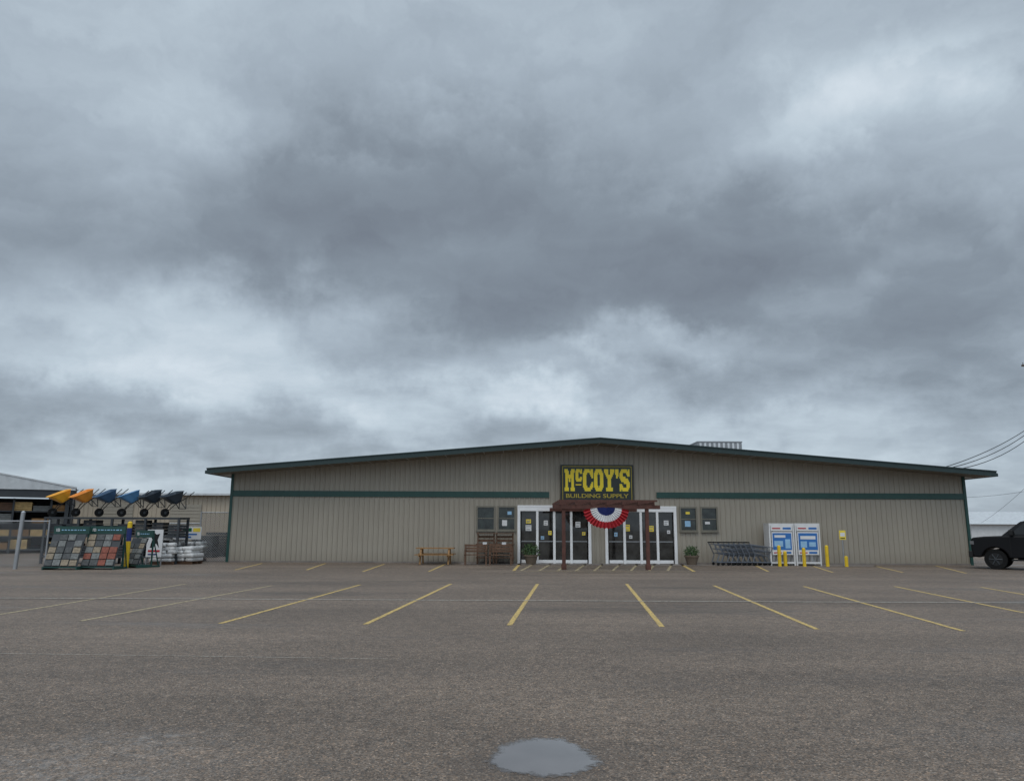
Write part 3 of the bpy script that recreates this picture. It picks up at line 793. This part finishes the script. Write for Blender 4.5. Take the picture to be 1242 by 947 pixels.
# ------------------------------------------------------------ bollards and post sign
def bollard(px, ytop, ybase, r=0.075):
    g_ = G(px, ybase); z = P(px, ytop, g_.y).z
    mb = MB(); mb.cyl((0, 0, 0), (0, 0, z-r*0.6), r, n=18); mb.cyl((0, 0, z-r*0.6), (0, 0, z-r*0.2), r, r*0.75, n=18); mb.cyl((0, 0, z-r*0.2), (0, 0, z), r*0.75, r*0.3, n=18)
    o = mb.build('bollard', ['yellow'])
    o.location = (g_.x, g_.y, 0.0)
    tag(o, 'round yellow steel bollard guarding the store front', 'bollard', 'yellow bollards by the gas cabinets')
for q in ((946, 661, 686.6), (953, 668, 686.2), (976, 664, 686.7), (1004, 661, 686.8), (1027, 674, 687)): bollard(*q)
g_ = G(1024, 685.8)
ps = thing('post_sign', 'small yellow and white notice on a thin post', 'sign', (g_.x, g_.y, 0))
zt = P(1024, 643, g_.y).z
mb = MB(); mb.cyl((0, 0, 0), (0, 0, zt), 0.028, n=10); mb.build('post', ['steel'], ps)
mb = MB(); mb.box((-0.14, -0.05, zt-0.40), (0.14, -0.035, zt), 0); mb.box((-0.10, -0.056, zt-0.26), (0.10, -0.051, zt-0.10), 1); mb.box((-0.10, -0.056, zt-0.36), (0.10, -0.051, zt-0.32), 2)
mb.build('sign_plate', ['paperyellow', 'paper', 'black'], ps)

# ------------------------------------------------------------ pickup truck
g_ = G(1209, 690.5); tr_ = math.radians(-40)
off_ = Matrix.Rotation(tr_, 3, 'Z') @ Vector((0, -0.98, 0))
tk = thing('pickup_truck', 'black four-door pickup truck parked beside the store', 'pickup truck', (g_.x-off_.x, g_.y-off_.y, 0), tr_)
def arc(cx, cz, r, a0, a1, n=10):
    return [(cx+math.cos(math.radians(a0+(a1-a0)*i/n))*r, cz+math.sin(math.radians(a0+(a1-a0)*i/n))*r) for i in range(n+1)]
WB = 3.6; wr = 0.40
poly = [(-0.78, 0.50), (-0.82, 0.8), (-0.82, 1.16), (-0.74, 1.26), (-0.3, 1.31), (0.4, 1.34), (4.75, 1.34), (4.78, 0.6), (4.6, 0.5)]
poly += arc(WB, wr, 0.47, 12, 168)
poly += [(WB-0.5, 0.45), (0.5, 0.45)]
poly += arc(0, wr, 0.47, 12, 168)
poly += [(-0.55, 0.46)]
mb = MB(); mb.prism(poly, -0.98, 0.98)
mb.build('body', ['carpaint'], tk, bevel=0.05, fix=True)
mb = MB()
lo = [(0.25, 1.31), (0.95, 1.90), (1.2, 1.96), (2.75, 1.96), (3.0, 1.90), (3.1, 1.31)]
k = len(lo)
def gy(z): return 0.93-(z-1.29)/0.67*0.15
A = [(x, -gy(z), z) for x, z in lo]; B = [(x, gy(z), z) for x, z in lo]
mb.face(A); mb.face(B[::-1])
for j in range(k-1): mb.face([A[j], B[j], B[j+1], A[j+1]])
mb.build('cab', ['carpaint'], tk, fix=True)
for s in (-1, 1):
    for nm, q in (('side_window', [(0.58, 1.40), (1.04, 1.83), (1.82, 1.87), (1.82, 1.40)]), ('side_window', [(1.92, 1.40), (1.92, 1.87), (2.7, 1.87), (2.9, 1.80), (2.95, 1.40)])):
        mb = MB(); mb.face([(x, s*(gy(z)+0.008), z) for x, z in q]); mb.build(nm, ['carglass'], tk)
    mb = MB(); mb.box((0.56, s*0.95, 1.36), (0.70, s*1.2, 1.58)); mb.build('side_mirror', ['black'], tk, bevel=0.02)
    for x in (1.72, 2.75):
        mb = MB(); mb.box((x, s*0.982, 1.12), (x+0.16, s*1.01, 1.15)); mb.build('door_handle', ['black'], tk)
    mb = MB(); mb.box((-0.845, s*0.66, 0.98), (-0.70, s*0.985, 1.12)); mb.build('headlight', ['lens'], tk, bevel=0.01)
    mb = MB(); mb.box((4.70, s*0.8, 0.85), (4.79, s*0.985, 1.15)); mb.build('tail_light', ['redlens'], tk)
    for x in (0.55, 1.86, 2.98):
        mb = MB(); mb.box((x, s*0.979, 0.55), (x+0.012, s*0.983, 1.30)); mb.build('door_seam', ['black'], tk)
    mb = MB(); mb.box((0.55, s*0.9, 0.36), (3.05, s*1.03, 0.42)); mb.build('side_step', ['black'], tk)
mb = MB(); mb.face([(0.32, -0.8, 1.385), (0.32, 0.8, 1.385), (0.90, 0.72, 1.872), (0.90, -0.72, 1.872)]); mb.build('windscreen', ['carglass'], tk)
mb = MB(); mb.box((-0.85, -0.58, 0.80), (-0.81, 0.58, 1.14)); mb.build('grille', ['black'], tk)
mb = MB(); mb.box((-0.93, -0.97, 0.46), (-0.78, 0.97, 0.72)); mb.build('bumper', ['black'], tk, bevel=0.03)
for x in (0, WB):
    for s in (-1, 1):
        wh = MB(); wh.cyl((x, s*0.70, wr), (x, s*0.955, wr), wr, n=28); tw = wh.build('wheel', ['tyre'], tk, bevel=0.02)
        rm = MB(); rm.cyl((x, s*0.94, wr), (x, s*0.959, wr), 0.25, n=24)
        for i in range(6):
            an = i*math.pi/3; rm.cyl((x, s*0.966, wr), (x+math.cos(an)*0.23, s*0.966, wr+math.sin(an)*0.23), 0.025, n=5, m=1)
        rr_ = rm.build('rim', ['black', 'darksteel'], tk); rr_.parent = tw

# ------------------------------------------------------------ right background
a = P(1178, 641, 85); b = P(1330, 641, 85)
wh = thing('distant_shed', 'low white metal shed with pale roof beyond the lot', 'shed', ((a.x+b.x)/2, 85, 0))
hh = (b.x-a.x)/2; ze = P(1210, 637, 85).z; zr = P(1210, 624, 88).z
ze = max(ze, 2.2)
mb = MB(); mb.box((-hh, 0, 0), (hh, 12, ze)); mb.build('wall', ['white'], wh)
mb = MB(); mb.face([(-hh-0.5, -0.6, ze-0.05), (hh+0.5, -0.6, ze-0.05), (hh+0.5, 6, zr+0.4), (-hh-0.5, 6, zr+0.4)]); mb.face([(hh+0.5, 12.6, ze-0.05), (-hh-0.5, 12.6, ze-0.05), (-hh-0.5, 6, zr+0.4), (hh+0.5, 6, zr+0.4)])
mb.build('roof', ['roofw'], wh)

# utility pole and wires
PX = 1275
pp = P(PX, 640, 52)
up = thing('utility_pole', 'tall brown wooden utility pole with crossarm', 'utility pole', (pp.x, 52, 0))
zt = P(PX, 430, 52).z; za = P(PX, 444, 52).z
mb = MB(); mb.cyl((0, 0, 0), (0, 0, zt), 0.17, 0.11, n=14); mb.build('pole', ['polewood'], up)
cl_ = P(1238, 444, 52).x-pp.x
mb = MB(); mb.box((cl_, -0.16, za-0.06), (-cl_, -0.06, za+0.06)); mb.build('crossarm', ['polewood'], up)
for x in (cl_+0.1, cl_*0.5, -cl_*0.5, -cl_-0.1):
    mb = MB(); mb.cyl((x, -0.11, za+0.06), (x, -0.11, za+0.24), 0.05, 0.03, n=8); mb.build('insulator', ['greymetal'], up)
def wire(p1, p2, sag, r, label='black overhead cable running from the pole to the store'):
    mb = MB(); pts = []
    p1 = Vector(p1); p2 = Vector(p2)
    for i in range(17):
        t = i/16; q = p1.lerp(p2, t); q.z -= sag*4*t*(1-t); pts.append(q)
    mb.tube([p-p1 for p in pts], r, n=5)
    o = mb.build('overhead_cable', ['black']); o.location = p1
    tag(o, label, 'cable', 'overhead cables')
hp = Vector((XR-0.2, D+2.5, roof_z(XR)+0.25))
for i, (yy, sg_) in enumerate(((518, 0.5), (520, 0.75), (525, 0.95))):
    q = P(PX, yy-20, 52); wire(q, hp+Vector((0, 0.1*i, 0)), sg_, 0.022)
q1 = P(PX, 560, 52)
wire((q1.x, 52, q1.z), P(1190, 634, 84), 0.3, 0.012, 'thin overhead cable running from pole to distant shed')
q1 = P(PX, 590, 52); wire((q1.x, 52, q1.z), P(1120, 600, 90), 0.5, 0.012, 'thin overhead cable running beyond the store')
mb = MB(); mb.cyl((0, 0, 0), (0, 0, 0.45), 0.04, n=8); mb.cyl((0, 0, 0.45), (0.1, 0, 0.5), 0.06, n=8)
o = mb.build('service_mast', ['greymetal']); o.location = (hp.x, hp.y, hp.z-0.3); tag(o, 'short grey service mast on the roof edge', 'mast')

# ------------------------------------------------------------ left yard
Yw = 66
a = P(60, 598, Yw); b = P(330, 598, Yw)
wa = thing('warehouse', 'long pale tan metal warehouse behind the yard fence', 'warehouse', ((a.x+b.x)/2, Yw, 0))
hw = (b.x-a.x)/2; H = a.z
mb = MB(); n = int(hw*2/0.4)
for i in range(n):
    x0 = -hw+i*0.4; mb.face([(x0, 0, 0), (x0+0.33, 0, 0), (x0+0.33, 0, H), (x0, 0, H)]); mb.face([(x0+0.33, 0, 0), (x0+0.365, -0.05, 0), (x0+0.365, -0.05, H), (x0+0.33, 0, H)]); mb.face([(x0+0.365, -0.05, 0), (x0+0.4, 0, 0), (x0+0.4, 0, H), (x0+0.365, -0.05, H)])
mb.face([(-hw, 14, 0), (-hw, 0, 0), (-hw, 0, H), (-hw, 14, H)])
mb.build('wall', ['siding2'], wa)
mb = MB(); mb.face([(-hw-0.4, -0.6, H+0.02), (hw, -0.6, H+0.02), (hw, 14, H+0.5), (-hw-0.4, 14, H+0.5)]); mb.box((-hw-0.4, -0.62, H-0.14), (hw, -0.605, H+0.03)); mb.build('roof', ['roofw'], wa)
for px0, px1 in ((118, 160), (205, 243)):
    x0 = P(px0, 640, Yw).x-wa.location.x; x1 = P(px1, 640, Yw).x-wa.location.x; zt = P(150, 611, Yw).z
    mb = MB()
    for i in range(12): mb.box((x0, -0.09-0.02*(i % 2), i*zt/12), (x1, -0.07, (i+0.9)*zt/12))
    mb.build('roller_door', ['siding'], wa)
Ys = 44
cr_ = P(88, 640, Ys); ang = math.radians(30)
sh = thing('lumber_shed', 'open-sided lumber shed with pale gable and stacked boards', 'shed', (cr_.x, Ys, 0), ang)
SM = Matrix.Translation((cr_.x, Ys, 0)) @ Matrix.Rotation(ang, 4, 'Z')
zE = P(88, 590.5, Ys).z; zP = zE+1.55
xr_ = 0; xp = -8.5; xl_ = -17
mb = MB(); mb.prism([(xl_, zE), (xp, zP), (xr_, zE), (xr_, zE-0.08), (xp, zP-0.08), (xl_, zE-0.08)], 0, 22); mb.build('roof', ['roofw'], sh, fix=True)
mb = MB(); mb.prism([(xl_+0.3, zE-0.085), (xp, zP-0.085), (xr_-0.05, zE-0.085), (xr_-0.05, zE-0.2), (xl_+0.3, zE-0.2)], 0.03, 0.08); mb.build('gable_panel', ['roofw'], sh, fix=True)
mb = MB(); mb.box((xl_+0.3, 0.1, zE-0.65), (xr_-0.1, 0.2, zE-0.205)); mb.build('header_beam', ['darksteel'], sh)
mb = MB(); mb.box((xl_, 21.9, 0), (xr_-0.1, 22, zE-0.1)); mb.build('back_wall', ['darksteel'], sh)
mb = MB(); mb.box((xr_-0.25, 1, 0), (xr_-0.15, 21.8, zE-0.1)); mb.build('side_wall', ['darksteel'], sh)
for i in range(4):
    x = xl_+0.4+(xr_-xl_-0.8)*i/3
    for y in (0.6, 10):
        mb = MB(); mb.box((x-0.1, y-0.1, 0), (x+0.1, y+0.1, zE-0.1)); mb.build('post', ['darksteel'], sh)
random.seed(4)
for i in range(11):
    for lv in range(4):
        if random.random() < 0.08: continue
        o_ = MB(); w_ = 0.36+random.random()*0.08; h_ = 0.28+random.random()*0.28
        for q in range(5): o_.box((-w_, -random.random()*0.1, q*h_/5), (w_, 4.5, (q+0.86)*h_/5))
        bo = o_.build('lumber_bundle', [random.choice(['lumber', 'lumber', 'pine', 'brownwood', 's_grey'])])
        bo.location = SM @ Vector((-0.75-i*0.92, 0.8, 0.25+lv*0.72)); bo.rotation_euler = (0, 0, ang)
        tag(bo, 'banded bundle of pale boards on a shed rack', 'lumber bundle', 'lumber bundles in the shed')
rk = thing('lumber_rack', 'dark steel cantilever rack holding lumber bundles', 'rack', SM @ Vector((-5.4, 0.7, 0)), ang)
for i in range(6):
    mb = MB(); x = -5.0+i*1.84; mb.box((x-0.05, -0.1, 0), (x+0.05, 0, 3.1)); mb.build('upright', ['darksteel'], rk)
for lv in range(4):
    mb = MB(); mb.box((-5.2, 0.01, 0.17+lv*0.72), (5.1, 4.4, 0.245+lv*0.72)); mb.build('shelf', ['darksteel'], rk)

# wheelbarrow rack + wheelbarrows
Yr = 32.5
rx0 = P(62, 640, Yr).x; rx1 = P(222, 640, Yr).x; zs = P(140, 627, Yr).z
rk = thing('display_rack', 'tall dark steel rack carrying a row of wheelbarrows', 'rack', ((rx0+rx1)/2, Yr, 0))
hw = (rx1-rx0)/2
for i in range(5):
    for y in (-0.45, 0.45):
        x = -hw+2*hw*i/4
        mb = MB(); mb.box((x-0.045, y-0.045, 0), (x+0.045, y+0.045, zs-0.09)); mb.build('upright', ['darksteel'], rk)
for z in (0.25, 1.1, zs-0.085):
    mb = MB()
    mb.box((-hw-0.05, -0.5, z), (hw+0.05, 0.5, z+0.08))
    mb.build('shelf', ['darksteel'], rk)
random.seed(9)
for i in range(8):
    for z in (0.335, 1.185):
        x = (rx0+rx1)/2-hw+0.35+i*(2*hw-0.6)/7; s = random.uniform(0.24, 0.35); h = random.uniform(0.40, 0.66)
        mb = MB()
        nl = 4
        for q in range(nl): mb.box((-s+random.uniform(0,0.03), -0.3, q*h/nl+0.003), (s-random.uniform(0,0.03), 0.3, (q+0.95)*h/nl))
        o = mb.build('stacked_boxes', [random.choice(['darksteel', 'brownwood', 's_dark', 'black', 'darksteel'])], bevel=0.02)
        o.location = (x, Yr, z+0.003); tag(o, 'dark stacked goods stored on the steel rack', 'stacked goods', 'goods on the rack')
def barrow(loc, rz, tilt, trayM, label):
    t = thing('wheelbarrow', label, 'wheelbarrow', loc, rz, 'wheelbarrows on top of the rack')
    t.rotation_euler = (tilt, 0, rz)
    # open tray: flat floor, steep flared straight sides with rounded corners, thin rim
    def sring(cy, hx, hy, z, tl, taper=0.12, n=28):
        pts = []
        for k in range(n):
            a_ = 2*math.pi*k/n; c_, s_ = math.cos(a_), math.sin(a_)
            x = hx*math.copysign(abs(c_)**0.35, c_); y = hy*math.copysign(abs(s_)**0.35, s_)
            pts.append((x*(1+taper*y/hy), cy+y, z+tl*y))
        return pts
    rings = [sring(0.62, 0.17, 0.16, 0.20, 0.0), sring(0.54, 0.33, 0.42, 0.62, -0.10), sring(0.54, 0.355, 0.45, 0.63, -0.10)]
    mb = MB(); mb.loft(rings)
    for i in range(len(mb.s)): mb.s[i] = False
    tr = mb.build('tray', [trayM], t); sm = tr.modifiers.new('s', 'SOLIDIFY'); sm.thickness = 0.012
    mb = MB()
    for s in (-1, 1): mb.tube([(s*0.09, 0, 0), (s*0.18, 0.4, 0.17), (s*0.26, 0.95, 0.26), (s*0.29, 1.4, 0.36)], 0.018)
    mb.build('handles', ['black'], t)
    mb = MB()
    for s in (-1, 1): mb.tube([(s*0.22, 0.70, 0.20), (s*0.25, 0.80, -0.17), (s*0.24, 0.98, 0.27)], 0.018)
    mb.tube([(-0.25, 0.80, -0.17), (0.25, 0.80, -0.17)], 0.014); mb.build('stand', ['darksteel'], t)
    mb = MB(); mb.cyl((-0.04, 0, 0), (0.04, 0, 0), 0.18, n=18); mb.cyl((-0.045, 0, 0), (0.045, 0, 0), 0.06, n=12, m=1); mb.build('wheel', ['tyre', 'darksteel'], t)
random.seed(5)
for px, mm, nm in ((73, 'wbyellow', 'yellow'), (101, 'wborange', 'orange yellow'), (129, 'wbblue2', 'slate blue'), (156, 'wbblue', 'blue'), (183, 'wbdark', 'dark slate'), (208, 'wbdark', 'dark slate')):
    p = P(px-3, 612, Yr); rz = math.radians(-42+random.uniform(-10, 10))
    barrow((p.x, Yr-0.32, zs+0.19), rz, math.radians(random.uniform(24, 32)), mm, nm+' open tray wheelbarrow tipped up on top of the rack')

# stone sample displays
def paver(px0, px1, ybase, ytop, rz, seed, cols, rows, label):
    random.seed(seed)
    g0 = G(px0, ybase); g1 = G(px1, ybase); y = g0.y; wd = (g1.x-g0.x)/2; H = P((px0+px1)/2, ytop, y).z
    t = thing('stone_sample_display', label, 'display stand', ((g0.x+g1.x)/2, y+0.3, 0), rz, 'stone sample displays')
    for x in (-wd, wd-0.05):
        mb = MB(); mb.box((x, 0.1, 0), (x+0.05, 0.15, H)); mb.box((x, -0.5, 0), (x+0.05, 0.5, 0.07)); mb.cyl((x+0.025, 0.45, 0.05), (x+0.025, 0.12, H*0.8), 0.025, n=6)
        mb.build('side_frame', ['green'], t, bevel=0.005)
    mb = MB(); mb.box((-wd, -0.5, 0.07), (wd, 0.1, 0.11)); mb.build('base_tray', ['green'], t)
    hh_ = 0.28
    mb = MB(); mb.box((-wd-0.02, 0.05, H-hh_), (wd+0.02, 0.095, H), 0)
    x = -wd+0.27
    while x < wd-0.15:
        q = random.uniform(0.05, 0.11); mb.box((x, 0.042, H-0.155), (x+q, 0.047, H-0.12), 1); x += q+0.04
    mb.build('header_board', ['green', 'paleblue'], t)
    text_mesh('header_lettering', 'IB', 0.2, 'paper', t, (-wd+0.14, 0.045, H-0.135), width=0.13, height=0.11)
    Hs = (H-hh_-0.1)*1.06
    X = Matrix.Translation((0, -0.46, 0.12)) @ Matrix.Rotation(math.radians(-20), 4, 'X')
    mb = MB(); mb.box((-wd+0.03, 0.0, 0), (wd-0.03, 0.03, Hs-0.03), 0, X)
    mb.build('sample_board', ['darksteel'], t)
    mb = MB()
    cw_ = (2*wd-0.08)/cols; rh = (Hs-0.05)/rows
    for r in range(rows):
        for c in range(cols):
            if random.random() < 0.05: continue
            pal = [0, 1, 1, 0, 3, 1] if seed == 3 or seed == 12 else ([2, 0, 3, 1] if c < cols*0.4 else [0, 2, 1, 2, 2])
            m = random.choice(pal); dp = random.uniform(0.03, 0.06)
            x0 = -wd+0.05+c*cw_; z0 = 0.02+r*rh; gp = 0.018
            hgt = rh-gp*random.uniform(1, 1.8)
            mb.box((x0, -dp, z0), (x0+cw_-gp*random.uniform(1, 2.5), -0.002, z0+hgt), m, X)
    mb.build('stone_samples', ['s_grey', 's_dark', 's_red', 's_tan'], t, bevel=0.006)
paver(54, 98, 690.5, 638, math.radians(1), 3, 4, 5, 'green stand showing grey and charcoal stone samples')
paver(99, 143, 690.2, 638, 0, 8, 4, 5, 'green stand showing red and grey stone samples')
paver(150, 182, 688, 643, math.radians(-28), 12, 3, 5, 'angled green stand with grey stone samples')

g_ = G(18, 690); zt = P(18, 621, g_.y).z
mb = MB(); mb.cyl((0, 0, 0), (0.06, 0, zt), 0.075, n=14); mb.cyl((0.06, 0, zt), (0.062, 0, zt+0.05), 0.075, 0.03, n=14)
o = mb.build('gate_post', ['steel']); o.location = g_; tag(o, 'thick galvanised gate post at the yard entrance', 'gate post')
g_ = G(147, 689); zt = P(147, 632, g_.y).z
mb = MB(); mb.cyl((0, 0, 0), (0, 0, zt-0.04), 0.085, n=18, m=0); mb.cyl((0, 0, zt-0.04), (0, 0, zt), 0.085, 0.04, n=18, m=0); mb.cyl((0, 0, zt-0.75), (0, 0, zt-0.25), 0.088, n=18, m=1, caps=False)
o = mb.build('bollard', ['yellow', 'blue']); o.location = (g_.x, g_.y+0.35, 0); tag(o, 'tall yellow bollard with dark band between stone displays', 'bollard')

# chain link fences
def fence(p1, p2, H, label, wr_=0.006):
    a = Vector((p1[0], p1[1], 0)); b = Vector((p2[0], p2[1], 0)); Ln = (b-a).length
    t = thing('chain_link_fence', label, 'fence', a, math.atan2(b.y-a.y, b.x-a.x), 'yard fences')
    n = max(1, round(Ln/2.6))
    for i in range(n+1):
        mb = MB(); mb.cyl((Ln*i/n, 0, 0), (Ln*i/n, 0, H+0.05), 0.035, n=8); mb.build('fence_post', ['steel'], t)
    mb = MB(); mb.cyl((0, 0, H), (Ln, 0, H), 0.022, n=6); mb.build('top_rail', ['steel'], t)
    mb = MB(); s = 0.11; k = int((Ln+H)/s)
    def cl(x, z, xo, zo, lim):
        tt = (lim-x)/(xo-x); return lim, z+(zo-z)*tt
    for i in range(1, k):
        u = i*s
        for dr in (1, -1):
            if dr == 1: x0, x1 = u-H, u
            else: x0, x1 = u, u-H
            z0, z1 = 0, H
            if x0 < 0: x0, z0 = cl(x0, z0, x1, z1, 0)
            if x1 < 0: x1, z1 = cl(x1, z1, x0, z0, 0)
            if x0 > Ln: x0, z0 = cl(x0, z0, x1, z1, Ln)
            if x1 > Ln: x1, z1 = cl(x1, z1, x0, z0, Ln)
            if abs(x1-x0) > 0.01: mb.cyl((x0, dr*0.004, max(z0, 0.03)), (x1, dr*0.004, z1), wr_, n=3, caps=False)
    mb.build('wire_mesh', ['steel'], t)
    return t
f1_ = G(-60, 687); f2_ = G(54, 687)
fence((f1_.x, f1_.y), (f2_.x, f2_.y), 1.75, 'chain link yard fence beside the stone displays', 0.005)
fa = P(182, 640, D+0.3); fence((fa.x, D+0.3), (P(243, 640, D+0.3).x, D+0.3), 1.7, 'chain link fence closing the yard by the store')
fa = P(243, 640, D+0.4); fb_ = (XL-0.1, D+0.4)
fence((fa.x, D+0.4), fb_, 2.2, 'taller chain link gate panel against the store corner', 0.009)
random.seed(2)
for k_, (px, yy, hh_) in enumerate(((250, D+5, 1.15), (266, D+6.5, 1.4))):
    mb = MB(); nl = int(hh_/0.16)
    for i in range(nl):
        dx = random.uniform(-0.03, 0.03); mb.box((-0.55+dx, -0.4, i*0.16), (0.55+dx, 0.4, i*0.16+0.135))
    o = mb.build('pallet_stack', ['s_dark'], bevel=0.01); pz = P(px, 640, yy); o.location = (pz.x, yy, 0); tag(o, 'stack of dark grey pallets behind the fence', 'pallet stack', 'pallet stacks in the yard')

# pallets of wrapped white sacks
def sacks(px, py, s, nl, rz):
    g_ = G(px, py)
    t = thing('pallet_of_sacks', 'wooden pallet stacked with white wrapped sacks', 'sack pallet', g_, rz, 'pallets of white sacks')
    mb = MB()
    for y in (-0.4, 0, 0.36): mb.box((-s/2, y, 0), (s/2, y+0.08, 0.09))
    for i in range(6): mb.box((-s/2+i*s/6, -0.45, 0.092), (-s/2+i*s/6+s/8, 0.48, 0.115))
    mb.build('pallet', ['brownwood'], t)
    for k in range(nl):
        mb = MB(); z = 0.118+k*0.150; c = 2 if k % 2 else 3
        lean = random.uniform(-0.05, 0.05)
        for i in range(c):
            w_ = s/c; x0 = -s/2+i*w_+random.uniform(-0.05, 0.05)+lean; y0 = -0.44+random.uniform(-0.1, 0.05)
            X = Matrix.Translation((0, 0, z)) @ Matrix.Rotation(random.uniform(-0.12, 0.12), 4, 'Z') @ Matrix.Rotation(random.uniform(-0.04, 0.04), 4, 'Y')
            mb.box((x0-0.01, y0, 0.004), (x0+w_+0.01, y0+0.86, 0.158+random.uniform(-0.01, 0.02)), 0, X)
        mb.build('sack_layer', ['sack'], t, bevel=0.06)
random.seed(21)
for q in ((200, 684, 0.95, 5, 0.1), (226, 683.5, 0.95, 4, -0.15), (209, 680, 1.0, 8, 0.2), (237, 680.5, 0.7, 5, 0.1)): sacks(*q)
g_ = G(185, 685.5); zt = P(185, 642, g_.y).z
t = thing('banner_sign', 'white banner with dark figure graphic on a stand', 'sign', (g_.x, g_.y, 0))
mb = MB(); mb.box((-0.32, 0, zt-1.1), (0.32, 0.02, zt)); mb.build('banner', ['paper'], t)
mb = MB()
pts = [(-0.18, -0.72), (-0.10, -0.40), (-0.20, -0.22), (-0.04, -0.12), (0.06, -0.20), (0.20, -0.16), (0.12, -0.42), (0.20, -0.74), (0.06, -0.55), (-0.04, -0.74)]
mb.face([(x, -0.006, zt+z) for x, z in pts]); mb.box((-0.24, -0.008, zt-0.90), (0.24, -0.003, zt-0.82), 1); mb.box((-0.24, -0.008, zt-1.02), (0.1, -0.003, zt-0.97), 2)
mb.build('printed_figure', ['black', 'red', 'blue'], t)
for xa in (-0.32, 0.28):
    mb = MB(); mb.box((xa, 0.021, 0), (xa+0.04, 0.06, zt)); mb.build('stand_leg', ['steel'], t)
a = P(211, 638.5, D+0.2); b = P(243.5, 654, D+0.2)
t = thing('fence_sign', 'white sign with red green and yellow markings on the fence', 'sign', ((a.x+b.x)/2, D+0.2, b.z))
W_ = (b.x-a.x)/2; H_ = a.z-b.z
mb = MB(); mb.box((-W_, 0, 0), (W_, 0.03, H_)); mb.build('sign_plate', ['paper'], t)
mb = MB(); mb.box((-W_+0.05, -0.005, H_*0.6), (-W_*0.45, -0.001, H_*0.92), 0); mb.box((-W_*0.35, -0.005, H_*0.62), (W_*0.3, -0.001, H_*0.9), 1); mb.box((W_*0.4, -0.005, H_*0.6), (W_-0.05, -0.001, H_*0.9), 2)
mb.box((-W_+0.08, -0.005, H_*0.34), (W_*0.7, -0.001, H_*0.46), 3); mb.box((-W_+0.08, -0.005, H_*0.12), (W_*0.3, -0.001, H_*0.24), 3)
mb.build('printed_marks', ['red', 'signgreen', 'paperyellow', 'skyblue'], t)
for xa in (-W_+0.1, W_-0.15):
    mb = MB(); mb.box((xa, 0.031, -b.z), (xa+0.05, 0.08, H_-0.05)); mb.build('sign_leg', ['steel'], t)
